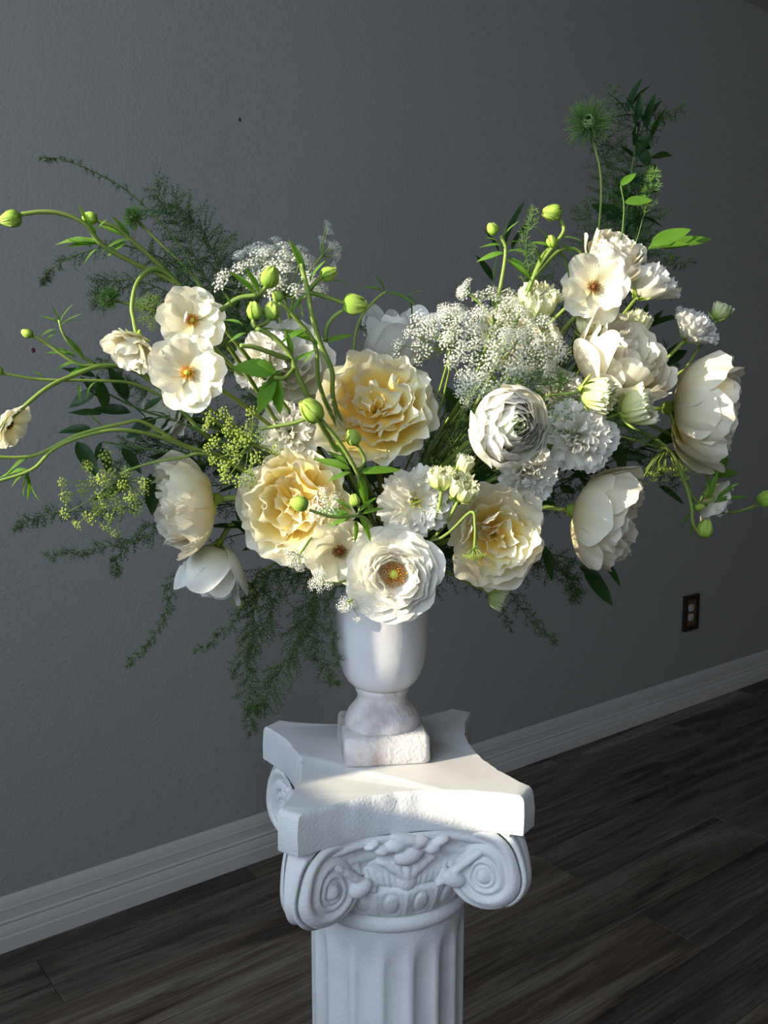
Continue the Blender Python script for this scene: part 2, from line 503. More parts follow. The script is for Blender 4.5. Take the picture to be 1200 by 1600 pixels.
# wall outlet
ox, oz, ow, oh = 3.225, 0.399, 0.099, 0.146
outlet = empty('wall_outlet', (ox, WALL_Y, oz - oh / 2))
tag(outlet, 'duplex wall outlet with dark bronze framed gold cover plate', 'outlet')
b = MB()
fw_ = 0.017
for (a0, a1, c0, c1) in [(-ow / 2, ow / 2, 0, fw_), (-ow / 2, ow / 2, oh - fw_, oh), (-ow / 2, -ow / 2 + fw_, fw_, oh - fw_), (ow / 2 - fw_, ow / 2, fw_, oh - fw_)]:
    b.box(a0, a1, -0.013, 0, c0, c1)
b.build('plate_frame', M['bronze'], outlet, smooth=False)
b = MB(); b.box(-ow / 2 + fw_, ow / 2 - fw_, -0.006, 0, fw_, oh - fw_)
b.build('cover_plate', M['gold'], outlet, smooth=False)
for cz in (oh / 2 + 0.0195, oh / 2 - 0.0195):
    b = MB()
    ang = [2 * math.pi * k / 24 for k in range(24)]
    poly = [(0.0172 * math.cos(a), max(-0.0138, min(0.0138, 0.0172 * math.sin(a)))) for a in ang]
    b.add([(x, -0.0085, cz + z) for x, z in poly] + [(x, -0.005, cz + z) for x, z in poly],
          [tuple(range(24))] + [(i, 24 + i, 24 + (i + 1) % 24, (i + 1) % 24) for i in range(24)])
    rc = b.build('receptacle', M['plastic'], outlet, smooth=False)
    for sx, sz, w2, h2 in ((-0.0065, 0.003, 0.0011, 0.0045), (0.0065, 0.003, 0.0011, 0.0036), (0, -0.0075, 0.0022, 0.0024)):
        s = MB(); s.box(sx - w2, sx + w2, -0.0089, -0.008, cz + sz - h2, cz + sz + h2)
        s.build('slot', M['slot'], rc, smooth=False)
b = MB(); b.ball((0, -0.006, oh / 2), 0.0035, 0.0012, 0.0035, 10, 6)
b.build('screw', M['bronze'], outlet)

# ------------------------------------------------------------------ pedestal column
COL = FWD * 0.933 + RGT * 0.004
COL_RZ = HEAD - math.radians(79)
TOP = 0.914
column = empty('pedestal_column', (COL.x, COL.y, 0), COL_RZ)
tag(column, 'white plaster fluted column pedestal with scrolled capital', 'pedestal')

# abacus: concave sides and chopped corners, worn edges
def abacus_poly(h, ch, dep, n=14):
    out = []
    for k in range(4):
        a = k * math.pi / 2
        for i in range(n + 1):
            s = -1 + 2 * i / n
            x = s * (h - ch)
            y = -h + dep * (1 - s * s)
            out.append((x * math.cos(a) - y * math.sin(a), x * math.sin(a) + y * math.cos(a)))
    return out
def ring_loft(b, rings, cap0=True, cap1=True):
    base = len(b.v)
    m = len(rings[0])
    for r in rings:
        b.v += [Vector(q) for q in r]
        b.uv += [(0.5, 0.5)] * m
    for i in range(len(rings) - 1):
        for k in range(m):
            a0, a1 = base + i * m + k, base + i * m + (k + 1) % m
            b.f.append((a0, a1, a1 + m, a0 + m))
    if cap0: b.f.append(tuple(base + k for k in reversed(range(m))))
    if cap1: b.f.append(tuple(base + (len(rings) - 1) * m + k for k in range(m)))
AH, ACH, ADEP = 0.1255, 0.017, 0.029
lv = [(0.0, TOP - 0.0405), (0.0005, TOP - 0.039), (0.0008, TOP - 0.02), (0.0, TOP - 0.006), (-0.0012, TOP - 0.0018), (-0.0032, TOP)]
rings = []
for li, (off, z) in enumerate(lv):
    poly = abacus_poly(AH + off, ACH, ADEP, 40)
    ring = []
    for (x, y) in poly:
        w = noise.noise(Vector((x * 130, y * 130, z * 60))) * 0.0011 + noise.noise(Vector((x * 40, y * 40, 3))) * 0.001
        r = math.hypot(x, y)
        if li >= 3: w -= max(0, noise.noise(Vector((x * 70, y * 70, 9))) - 0.15) * 0.006
        ring.append((x * (1 + w / r), y * (1 + w / r), z + (noise.noise(Vector((x * 90, y * 90, 5))) * 0.0007 if 0 < li < 5 else 0)))
    rings.append(ring)
b = MB(); ring_loft(b, rings)
ab = b.build('abacus', M['plaster'], column, smooth=True)
ab.data.materials.append(M['plaster_top'])
ab.data.polygons[len(ab.data.polygons) - 1].material_index = 1
ab.data.polygons[len(ab.data.polygons) - 1].use_smooth = False
ab.data.set_sharp_from_angle(angle=math.radians(38))

# four corner volutes: wedge blocks with a spiral carved into both faces
def volute_mesh():
    qc, zc, r = 0.1290, 0.8245, 0.0345
    b = MB()
    NR, NT = 34, 72
    ZT = TOP - 0.041
    def outline(a):
        # round below, drawn up to the abacus above
        c, s = math.cos(a), math.sin(a)
        rr = r
        if s > 0:
            rr = r * (1 + 0.48 * s ** 3)
        return rr
    def thick(q): return 0.0125 + max(0, 0.166 - q) * math.tan(math.radians(17))
    def relief(rho, a):
        if rho < 0.16: return 0.0035 * math.sqrt(max(0, 1 - (rho / 0.16) ** 2)) + 0.0005
        ph = (math.log(rho) / math.log(0.60) + a / (2 * math.pi)) % 1.0
        h = 0.0042 * (0.5 + 0.5 * math.cos(2 * math.pi * (ph - 0.42))) ** 0.8
        return h * (0.45 + 0.55 * rho) - 0.0012
    for side in (-1, 1):
        base = len(b.v)
        for i in range(NR + 1):
            rho = i / NR
            for k in range(NT):
                a = 2 * math.pi * k / NT
                rr = rho * outline(a)
                q, z = qc + rr * math.cos(a), zc + rr * math.sin(a)
                edge = 0.004 * max(0, (rho - 0.88) / 0.12) ** 2
                t = thick(q) + relief(max(rho, 0.001), a) - edge
                v = Vector((q * 0.7071, -q * 0.7071, z)) + Vector((-0.7071, -0.7071, 0)) * t * side
                b.v.append(v); b.uv.append((0.5, 0.5))
        for i in range(NR):
            for k in range(NT):
                a0, a1 = base + i * NT + k, base + i * NT + (k + 1) % NT
                fc = (a0, a1, a1 + NT, a0 + NT)
                b.f.append(fc if side < 0 else fc[::-1])
        if side < 0: rim0 = base + NR * NT
        else: rim1 = base + NR * NT
    # rim: a bolster with a shallow groove
    prev = rim0
    for j in range(1, 5):
        if j < 5:
            cur = len(b.v)
            for k in range(NT):
                p = b.v[rim0 + k].lerp(b.v[rim1 + k], j / 5)
                a = 2 * math.pi * k / NT
                q = Vector((math.cos(a) * 0.7071, -math.cos(a) * 0.7071, math.sin(a)))
                b.v.append(p + q * (0.003 - 0.0028 * math.cos((j / 5 - 0.5) * math.pi * 2.2) * 0.6)); b.uv.append((0.5, 0.5))
            for k in range(NT):
                b.f.append((prev + (k + 1) % NT, prev + k, cur + k, cur + (k + 1) % NT))
            prev = cur
    for k in range(NT):
        b.f.append((prev + (k + 1) % NT, prev + k, rim1 + k, rim1 + (k + 1) % NT))
    return make_mesh('volute', b.v, b.f, M['plaster'])
vme = volute_mesh()
for k in range(4):
    place('volute', vme, column, Matrix.Rotation(k * math.pi / 2, 4, 'Z'))

# canal: the sagging scroll band between two volutes on each face
def canal_mesh():
    b = MB()
    NS, NZ = 60, 26
    for i in range(NS + 1):
        s = -1 + 2 * i / NS
        x = s * 0.098
        for j in range(NZ + 1):
            t = j / NZ
            ztop = TOP - 0.039
            zbot = 0.806 + 0.010 * abs(s) ** 2
            z = zbot + (ztop - zbot) * t
            y = -0.098 + 0.012 * (1 - s * s) - 0.014 * t ** 2 - 0.006 * abs(s) ** 3
            # border ridge falling from the middle of the abacus to the volute
            for base_t, amp, wd in ((0.93 - 0.28 * s * s, 0.0042, 0.06), (0.66 - 0.20 * s * s, 0.0026, 0.06), (0.40 - 0.12 * s * s, 0.002, 0.05)):
                y -= amp * math.exp(-((t - base_t) / wd) ** 2)
            b.v.append(Vector((x, y, z))); b.uv.append((0.5, 0.5))
    m = NZ + 1
    for i in range(NS):
        for j in range(NZ):
            a0 = i * m + j
            b.f.append((a0, a0 + m, a0 + m + 1, a0 + 1))
    # close the back
    nb = len(b.v)
    for i in (0, NS):
        for j in (0, NZ):
            v = b.v[i * m + j].copy(); v.y = -0.05; v.x *= 0.6
            b.v.append(v); b.uv.append((0.5, 0.5))
    return make_mesh('scroll_band', b.v[:nb], b.f, M['plaster'])
cme = canal_mesh()
for k in range(4):
    place('scroll_band', cme, column, Matrix.Rotation(k * math.pi / 2, 4, 'Z'))

# ornament in the middle of each face: shell with lobes, curls above and leaves running to the volutes
def ornament_mesh():
    b = MB()
    R = random.Random(3)
    def rot(ax, an): return Matrix.Rotation(an, 3, ax)
    for i in range(7):                                     # shell lobes
        a = math.radians(-72 + 24 * i)
        b.ball((0.019 * math.sin(a), -0.0975 + 0.0008 * abs(i - 3), 0.847 - 0.013 * math.cos(a)), 0.0052, 0.0062, 0.0130, 10, 8, rot('Y', a))
    for (x, z, rx, rz) in [(0, 0.853, 0.016, 0.010), (-0.012, 0.864, 0.012, 0.007), (0.010, 0.866, 0.011, 0.007), (0.024, 0.859, 0.009, 0.007), (-0.026, 0.861, 0.010, 0.006), (0.033, 0.866, 0.009, 0.005), (-0.036, 0.867, 0.009, 0.004), (0.0, 0.869, 0.02, 0.006)]:
        b.ball((x, -0.1015, z), rx, 0.0085, rz, 12, 8, rot('Y', R.uniform(-0.4, 0.4)))
    for i in range(13):                                    # drooping ribs under the shell
        a = -1 + 2 * i / 12
        b.ball((0.037 * a, -0.0935 + 0.003 * a * a, 0.824 + 0.006 * a * a), 0.0033, 0.0050, 0.0115, 8, 8, rot('Y', 0.5 * a))
    b.ball((0, -0.0955, 0.824), 0.0105, 0.0068, 0.0125, 12, 8)
    for s in (-1, 1):                                      # leaves towards the volutes
        for i in range(5):
            b.ball((s * (0.040 + 0.0075 * i), -0.0955 - 0.0022 * i, 0.823 + 0.0066 * i), 0.0150 - 0.001 * i, 0.0052, 0.0046, 10, 8, rot('Y', -s * 0.72))
        b.ball((s * 0.047, -0.0985, 0.8215), 0.0135, 0.0072, 0.0090, 12, 8, rot('Y', s * 0.45))
    b.ball((0, -0.090, 0.842), 0.040, 0.0075, 0.022, 20, 12)
    return b
ob = ornament_mesh()
ome = make_mesh('face_ornament', ob.v, ob.f, M['plaster'])
tmp = place('face_ornament', ome)
rm = tmp.modifiers.new('remesh', 'REMESH'); rm.mode = 'VOXEL'; rm.voxel_size = 0.0013; rm.use_smooth_shade = True
sm = tmp.modifiers.new('smooth', 'SMOOTH'); sm.factor = 0.6; sm.iterations = 6
dg = bpy.context.evaluated_depsgraph_get()
ome2 = bpy.data.meshes.new_from_object(tmp.evaluated_get(dg))
ome2.name = 'face_ornament'
bpy.data.objects.remove(tmp)
if not ome2.materials: ome2.materials.append(M['plaster'])
ome2.polygons.foreach_set('use_smooth', [True] * len(ome2.polygons))
for k in range(4):
    place('face_ornament', ome2, column, Matrix.Rotation(k * math.pi / 2, 4, 'Z'))

# echinus with eggs and darts, necking ring, core
def egg(r, z, a, i):
    t = (z - 0.781) / 0.031
    if t < 0 or t > 1: return r, z
    ph = (a / (2 * math.pi) * 20) % 1.0 - 0.5
    e = math.hypot(ph / 0.24, (t - 0.55) / 0.40)
    d = 0
    if e < 1: d = 0.0010 * math.sqrt(1 - e * e)
    ringd = -0.0017 * math.exp(-((e - 1.12) / 0.16) ** 2)
    dart = 0.0014 * math.exp(-(abs(abs(ph) - 0.5) / 0.06) ** 2)
    return r + d + ringd + dart, z
b = MB()
pr = [(0.080, 0.779)] + [(0.0865 + 0.0135 * math.sin(t / 16 * math.pi * 0.5), 0.780 + 0.033 * t / 16) for t in range(17)] + [(0.098, 0.816), (0.092, 0.820)]
b.lathe(pr, 400, egg)
b.build('egg_moulding', M['plaster'], column)
b = MB()
b.lathe([(0.080, 0.7605)] + [(0.0842 + 0.0062 * math.cos(a), 0.7705 + 0.0085 * math.sin(a)) for a in [math.radians(-90 + 180 * k / 10) for k in range(11)]] + [(0.080, 0.781)], 96)
b.build('necking_ring', M['plaster'], column)
b = MB(); b.lathe([(0.088, 0.80), (0.090, 0.84), (0.088, TOP - 0.0402)], 64)
b.build('capital_core', M['plaster'], column)

# shaft with flutes
NFL = 17
def flute(r, z, a, i):
    ph = (a / (2 * math.pi) * NFL) % 1.0 - 0.5
    top = min(1, max(0, (0.752 - z) / 0.016))
    bot = min(1, max(0, (z - 0.13) / 0.02))
    w = 0.40
    q = ph / w
    if abs(q) >= 1: return r, z
    lim = math.sqrt(max(0, 1 - q * q))
    k = max(0.0, min(1.0, (0.756 - z) / 0.040 - 0.3 * (1 - lim))) * bot
    k = k * k * (3 - 2 * k)
    return r - 0.0050 * lim ** 1.3 * k, z
zs = [0.07, 0.10, 0.125, 0.13, 0.14, 0.15] + [0.17 + 0.05 * k for k in range(11)] + [0.72 + 0.003 * k for k in range(15)]
b = MB(); b.lathe([(0.0838, z) for z in zs], NFL * 16, flute)
b.build('shaft', M['plaster'], column)
b = MB()
b.lathe([(0.100, 0.035)] + [(0.098 + 0.015 * math.cos(a), 0.050 + 0.016 * math.sin(a)) for a in [math.radians(-90 + 180 * k / 10) for k in range(11)]] + [(0.0838, 0.072), (0.0838, 0.085)], 64)
b.build('base_torus', M['plaster'], column)
b = MB()
ring_loft(b, [[(x, y, z) for x, y in [(-h, -h), (h, -h), (h, h), (-h, h)]] for h, z in ((0.122, 0.0), (0.125, 0.003), (0.125, 0.034), (0.122, 0.037))])
b.build('plinth', M['plaster'], column, smooth=False)

# ------------------------------------------------------------------ urn vase
VAX = FWD * 0.945 + RGT * (-0.002)
vase = empty('urn_vase', (VAX.x, VAX.y, TOP), HEAD - math.radians(82))
tag(vase, 'white urn vase with rounded bowl and square foot on the pedestal', 'vase')
def wob(r, z, a, i):
    return r + noise.noise(Vector((math.cos(a) * 3, math.sin(a) * 3, z * 40))) * 0.0007, z
b = MB()
bowl = [(0.0275, 0.0735), (0.031, 0.0745), (0.0370, 0.0800), (0.0418, 0.0880), (0.0452, 0.0990), (0.0470, 0.1120), (0.0481, 0.1280), (0.0489, 0.1450), (0.0499, 0.1600), (0.0512, 0.1740), (0.0530, 0.1860),
        (0.0537, 0.1890), (0.0528, 0.1915), (0.0505, 0.1900), (0.0480, 0.1740), (0.0462, 0.150), (0.0445, 0.12), (0.038, 0.095), (0.0, 0.088)]
b.lathe(bowl, 72, wob, cap1=False)
b.build('bowl', M['vase'], vase)
b = MB()
foot = [(0.0395, 0.0300), (0.0412, 0.0325), (0.0405, 0.0375), (0.0375, 0.0450), (0.0320, 0.0520), (0.0272, 0.0580), (0.0262, 0.0625), (0.0270, 0.0660), (0.0288, 0.0690), (0.0292, 0.0715), (0.0278, 0.0740)]
b.lathe(foot, 64, wob)
b.build('foot', M['vase_foot'], vase)
b = MB()
rr = []
for h, z in ((0.0435, 0.0004), (0.0452, 0.003), (0.0450, 0.014), (0.0446, 0.027), (0.0430, 0.0305), (0.0405, 0.0315)):
    ring = []
    c = 0.006
    for k in range(4):
        a = k * math.pi / 2
        pts_ = [(-h + c + (2 * h - 2 * c) * i / 16, -h) for i in range(17)] + [(h - c + c * math.sin(t), -h + c - c * math.cos(t)) for t in (math.pi / 6, math.pi / 3)]
        for (x, y) in pts_:
            w = noise.noise(Vector((x * 200 + k * 7, y * 200, z * 150))) * 0.0009
            x2, y2 = x, y - w
            ring.append((x2 * math.cos(a) - y2 * math.sin(a), x2 * math.sin(a) + y2 * math.cos(a), z))
    rr.append(ring)
ring_loft(b, rr)
pb = b.build('square_base', M['vase_foot'], vase)
MOUTH = Vector((VAX.x, VAX.y, TOP + 0.180))

# ------------------------------------------------------------------ flowers
_pcache = {}
def petal_mesh(key, prof, W, mat, nu=10, nv=10, ruf=0.03, freq=5.0, notch=0.0, drop=0.2, seed=0, narrow=0.55, lip=0.0):
    """A petal wrapped on the surface of revolution given by the bezier profile (r, z)."""
    k = (key, seed)
    if k in _pcache: return _pcache[k]
    R = random.Random(hash(key) % 1000 + seed * 31) if False else random.Random(sum(map(ord, key)) + seed * 31)
    ph = [R.uniform(0, 6.28) for _ in range(4)]
    asym = R.uniform(-0.12, 0.12)
    vs_, fs, uv = [], [], []
    for j in range(nv + 1):
        v = j / nv
        for i in range(nu + 1):
            u = -1 + 2 * i / nu
            edge = max(0.0, (v - 0.35) / 0.65)
            vv = v * (1 - drop * abs(u) ** 2.4 * v) + asym * 0.12 * u * v
            if notch: vv += notch * edge ** 2 * math.sin(freq * 2.3 * u + ph[3]) * 0.6
            vv = min(1.08, vv)
            r, z = bez(prof, vv)
            r2, z2 = bez(prof, vv + 0.02)
            tr, tz = r2 - r, z2 - z
            tl = math.hypot(tr, tz) or 1
            nr, nz_ = tz / tl, -tr / tl         # outward normal
            width = W * (v ** narrow) * (1 - 0.18 * v ** 5)
            phi = u * width / max(0.16, r)
            phi = max(-1.5, min(1.5, phi))
            d = ruf * edge ** 2 * (math.sin(freq * u + ph[0]) + 0.6 * math.sin(freq * 2.1 * u + ph[1]) * edge)
            d += ruf * 0.5 * math.sin(3 * v + 2 * u + ph[2])
            d += 0.05 * u * u * edge * (1 if lip >= 0 else -1)
            d += lip * max(0.0, (v - 0.8) / 0.2) ** 2
            r += nr * d; z += nz_ * d
            r = max(r, 0.004)
            vs_.append((r * math.cos(phi), r * math.sin(phi), z))
            uv.append((u * 0.5 + 0.5, v))
    m = nu + 1
    for j in range(nv):
        for i in range(nu):
            a = j * m + i
            fs.append((a, a + 1, a + m + 1, a + m))
    me = make_mesh('petal', vs_, fs, mat, True, uv)
    _pcache[k] = me
    return me

def whorl(root, MH, key, n, prof, W, mat, rnd, tilt=0.1, zoff=0.0, name='petal', var=4, jit=0.25, sc=0.08, **kw):
    a0 = rnd.uniform(0, 6.28)
    for k in range(n):
        me = petal_mesh(key, prof, W, mat, seed=k % var, **kw)
        a = a0 + 2 * math.pi * (k + rnd.uniform(-jit, jit)) / n
        s = 1 + rnd.uniform(-sc, sc)
        m = MH @ Matrix.Rotation(a, 4, 'Z') @ Matrix.Translation((0, 0, zoff)) @ Matrix.Rotation(rnd.uniform(-tilt, tilt) + tilt * 0.15, 4, 'Y') @ Matrix.Rotation(rnd.uniform(-tilt, tilt), 4, 'X') @ Matrix.Diagonal((s, s, s, 1))
        place(name, me, root, m)

def blob(root, MH, name, mat, items, part_of=None):
    b = MB()
    for it in items: b.ball(*it)
    return place(name, make_mesh(name, b.v, b.f, mat, True, b.uv), root, MH)

_sm = {}
def stamens(root, MH, mat, pistil_mat, r=0.2, n=46, h=0.16, z0=0.05, pist=0.09):
    key = ('st', mat.name, r, n, h)
    if key not in _sm:
        b = MB(); R = random.Random(11)
        for k in range(n):
            a = 2.399 * k
            q = math.sqrt((k + 6) / (n + 6)) * r
            p0 = Vector((q * 0.45 * math.cos(a), q * 0.45 * math.sin(a), z0))
            p1 = Vector((q * math.cos(a), q * math.sin(a), z0 + h * R.uniform(0.7, 1.15) * (1.05 - 0.35 * q / r)))
            b.tube([p0, p1], 0.008, 0.006, 3, cap=False)
            b.ball(p1, 0.02, 0.02, 0.034, 5, 4)
        _sm[key] = make_mesh('stamens', b.v, b.f, mat, True, b.uv)
    place('stamens', _sm[key], root, MH)
    if pistil_mat is not None:
        blob(root, MH, 'pistil', pistil_mat, [((0, 0, z0 + h * 0.6), pist, pist, pist * 1.1, 10, 7)])

def flower_stem(root, base, axis, rad, mat, mouth=None, slack=0.35, n=5, rnd=RND):
    a = rnd.uniform(0, 6.28); q = rnd.uniform(0.005, 0.034)
    m = MOUTH + Vector((q * math.cos(a), q * math.sin(a), 0)) if mouth is None else mouth
    dist = (m - base).length
    p1 = base - axis.normalized() * dist * slack
    low = m + Vector((-0.4 * q * math.cos(a), -0.4 * q * math.sin(a), -0.06)) if mouth is None else m
    pts = [base]
    for i in range(1, 9):
        t = i / 8; s = 1 - t
        pts.append(base * s ** 3 + p1 * 3 * s * s * t + (m + Vector((0, 0, dist * 0.25))) * 3 * s * t * t + m * t ** 3)
    if mouth is None: pts.append(low)
    b = MB(); b.tube([p - root.location for p in reversed(pts)], rad, rad * 0.9, 6)
    return b.build('stem', mat, root)

def head_setup(name, label, cat, u, v, d, wpx, axis, roll=0.0, group=None, R_over=None, zc=0.0):
    """Root Empty in the vase mouth; returns root, head matrix (unit = flower radius), world centre."""
    c = pt(u, v, d)
    R = px(wpx / 2, c)
    ax = vd(*axis)
    root = empty(name, tuple(MOUTH + Vector((0, 0, -0.06))))
    tag(root, label, cat, group)
    base = c - ax * R * zc
    MH = Matrix.Translation(base - root.location) @ frame(ax, roll) @ Matrix.Diagonal((R, R, R, 1))
    return root, MH, base, ax, R

def sepals(root, MH, n=5, L=0.45, mat=None, key='sepal', flare=0.6, rnd=RND, zoff=-0.05):
    pr = [(0.04, -0.05), (0.2, -0.04), (0.2 + 0.5 * L * flare, 0.3 * L), (0.3 + L * flare, L * (1 - flare))]
    whorl(root, MH, key + str(L) + str(flare), n, pr, 0.13, mat or M['sepal'], rnd, 0.12, zoff, 'sepal', nu=4, nv=6, ruf=0.02, narrow=0.3, drop=0.9)

def garden_rose(label, u, v, d, w, axis, mat='p_cream', inner='p_yellow', roll=0.0, shape='open', seed=0, stem='stem', cat='rose', zc=0.35, ruf=1.0, tall=False):
    rnd = random.Random(100 + seed)
    root, MH, base, ax, R = head_setup('garden_rose', label, cat, u, v, d, w, axis, roll, zc=zc)
    m, mi = M[mat], M[inner]
    key = shape + mat + inner
    if shape == 'open':
        whorl(root, MH, key + 'a', 6, [(0.05, 0.0), (0.60, -0.10), (0.88, 0.16), (1.04, 0.34)], 0.66, m, rnd, 0.10, -0.04, ruf=0.050 * ruf, freq=4.6, notch=0.03, nu=14, nv=12)
        whorl(root, MH, key + 'b', 6, [(0.05, 0.02), (0.58, -0.02), (0.82, 0.30), (0.86, 0.55)], 0.60, m, rnd, 0.12, 0.0, ruf=0.050 * ruf, freq=5.2, notch=0.03, nu=14, nv=12)
        whorl(root, MH, key + 'c', 6, [(0.05, 0.04), (0.50, 0.02), (0.66, 0.36), (0.66, 0.68)], 0.50, mi, rnd, 0.14, 0.0, ruf=0.052 * ruf, freq=5, notch=0.04, nu=12, nv=12)
        whorl(root, MH, key + 'd', 5, [(0.04, 0.04), (0.36, 0.02), (0.50, 0.30), (0.50, 0.60)], 0.40, mi, rnd, 0.20, 0.0, ruf=0.055 * ruf, freq=4.5, notch=0.04, nu=10, nv=10)
        whorl(root, MH, key + 'e', 5, [(0.03, 0.04), (0.20, 0.02), (0.32, 0.26), (0.33, 0.50)], 0.30, mi, rnd, 0.26, 0.0, ruf=0.055 * ruf, freq=4, notch=0.03, nu=8, nv=10)
        whorl(root, MH, key + 'f', 4, [(0.02, 0.04), (0.08, 0.05), (0.15, 0.24), (0.14, 0.42)], 0.19, mi, rnd, 0.25, 0.0, ruf=0.05 * ruf, freq=4, nu=8, nv=9)
    elif shape == 'cup':
        whorl(root, MH, key + 'a', 7, [(0.05, 0.0), (0.80, -0.10), (1.00, 0.36), (1.10, 0.86)], 0.60, m, rnd, 0.13, -0.02, sc=0.16, ruf=0.035 * ruf, freq=3.6, notch=0.02, nu=14, nv=14)
        whorl(root, MH, key + 'b', 7, [(0.05, 0.02), (0.76, -0.02), (0.98, 0.52), (0.94, 1.02)], 0.62, m, rnd, 0.12, sc=0.12, zoff=0.0, ruf=0.04 * ruf, freq=4.6, notch=0.025, nu=14, nv=14)
        whorl(root, MH, key + 'c', 7, [(0.05, 0.04), (0.62, 0.02), (0.84, 0.60), (0.76, 1.10)], 0.60, m, rnd, 0.12, 0.0, ruf=0.045 * ruf, freq=5, notch=0.03, nu=12, nv=12)
        whorl(root, MH, key + 'd', 7, [(0.05, 0.06), (0.45, 0.04), (0.64, 0.60), (0.58, 1.12)], 0.46, mi, rnd, 0.12, 0.0, ruf=0.05 * ruf, freq=5, notch=0.03, nu=10, nv=10)
        whorl(root, MH, key + 'e', 6, [(0.05, 0.1), (0.28, 0.1), (0.40, 0.60), (0.38, 1.08)], 0.34, mi, rnd, 0.14, 0.0, ruf=0.05 * ruf, freq=4, notch=0.02, nu=10, nv=10)
        whorl(root, MH, key + 'f', 4, [(0.03, 0.1), (0.10, 0.1), (0.18, 0.60), (0.16, 1.02)], 0.24, mi, rnd, 0.14, 0.0, ruf=0.04 * ruf, freq=4, nu=8, nv=9)
        sepals(root, MH, 5, 0.5, flare=0.8, rnd=rnd)
    else:                                           # half-open bud with a high spiral centre
        whorl(root, MH, key + 'a', 5, [(0.05, 0.0), (0.88, 0.0), (0.92, 0.9), (1.02, 1.55)], 0.82, m, rnd, 0.12, -0.02, ruf=0.045 * ruf, freq=3, nu=14, nv=14, lip=0.10, drop=0.42, sc=0.14)
        whorl(root, MH, key + 'b', 5, [(0.05, 0.0), (0.78, 0.0), (0.82, 0.9), (0.84, 1.60)], 0.74, m, rnd, 0.10, 0.0, ruf=0.04 * ruf, freq=3, nu=14, nv=14, lip=0.10, drop=0.36, sc=0.12)
        whorl(root, MH, key + 'c', 4, [(0.05, 0.0), (0.65, 0.0), (0.68, 0.9), (0.46, 1.60)], 0.70, m, rnd, 0.06, 0.0, ruf=0.025 * ruf, freq=3, nu=12, nv=12, lip=-0.06)
        whorl(root, MH, key + 'd', 4, [(0.05, 0.0), (0.45, 0.0), (0.46, 0.9), (0.26, 1.62)], 0.48, m, rnd, 0.05, 0.0, ruf=0.025 * ruf, freq=3, nu=10, nv=10, lip=-0.04)
        whorl(root, MH, key + 'e', 3, [(0.04, 0.0), (0.22, 0.0), (0.24, 0.9), (0.10, 1.58)], 0.30, m, rnd, 0.04, 0.0, ruf=0.02 * ruf, freq=3, nu=8, nv=10)
        sepals(root, MH, 5, 0.5, flare=0.8, rnd=rnd)
    if tall:
        want = (RGT * -0.75 - FWD * 0.65)
        best = max((k * math.pi / 18 for k in range(36)), key=lambda a: (MH.to_3x3() @ Vector((math.cos(a), math.sin(a), 0))).dot(want))
        for da, sx, sz in ((0.0, 1.0, 1.32), (-0.9, 1.05, 1.12)):
            me = petal_mesh('tallpetal', [(0.05, 0.0), (0.85, 0.0), (1.0, 0.55), (1.02, 1.15)], 0.50, m, seed=int(sz * 10), ruf=0.03, freq=3, drop=0.45, nu=14, nv=14)
            place('petal', me, root, MH @ Matrix.Rotation(best + da, 4, 'Z') @ Matrix.Diagonal((sx, 0.9, sz, 1)))
    blob(root, MH, 'hip', M['sepal'], [((0, 0, -0.15), 0.15, 0.15, 0.16, 10, 7)])
    flower_stem(root, base - ax * R * 0.1, ax, 0.0031, M[stem], rnd=rnd)
    return root

def ranunculus(label, u, v, d, w, axis, roll=0.0, seed=0, heart='gold', zc=0.45):
    rnd = random.Random(200 + seed)
    root, MH, base, ax, R = head_setup('ranunculus', label, 'ranunculus', u, v, d, w, axis, roll, zc=zc)
    m = M['p_ranun']
    N = 9 if heart == 'gold' else 11
    for k in range(N):
        t = k / (N - 1)
        if heart == 'gold':
            ro = 1.0 - 0.60 * t
            zt = 0.14 + 0.40 * t
            pr = [(0.06, 0.0), (ro * 0.42, -0.10 + 0.06 * t), (ro * 0.74, zt * 0.30), (ro * (1.02 - 0.04 * t), zt)]
        else:
            ro = 1.0 - 0.86 * t
            pr = [(0.05, 0.0), (ro * 1.0 + 0.04, -0.12 + 0.10 * t), (ro * 1.14 + 0.03, 0.42 + 0.12 * t), (ro * (0.90 - 0.45 * t) + 0.015, 0.60 + 0.40 * math.sin(t * 1.7))]
        n = 10 if t < 0.5 else 8
        mm = m if heart == 'gold' or t < 0.72 else M['p_green']
        whorl(root, MH, 'ran%s%d' % (heart, k), n, pr, 0.58 * (1 - 0.55 * t) + 0.08, mm, rnd, 0.08, 0.0, sc=0.13, ruf=0.036, freq=3.8, notch=0.02, nu=8, nv=9, drop=0.25)
    if heart == 'gold':
        blob(root, MH, 'receptacle', M['p_butter'], [((0, 0, 0.06), 0.34, 0.34, 0.10, 14, 6)])
        stamens(root, MH, M['stamen'], M['pistil'], 0.27, 70, 0.20, 0.12, 0.105)
    else:
        blob(root, MH, 'pistil', M['pistil'], [((0, 0, 0.80), 0.07, 0.07, 0.10, 8, 6)])
    flower_stem(root, base - ax * R * 0.05, ax, 0.0030, M['stem'], rnd=rnd)
    return root

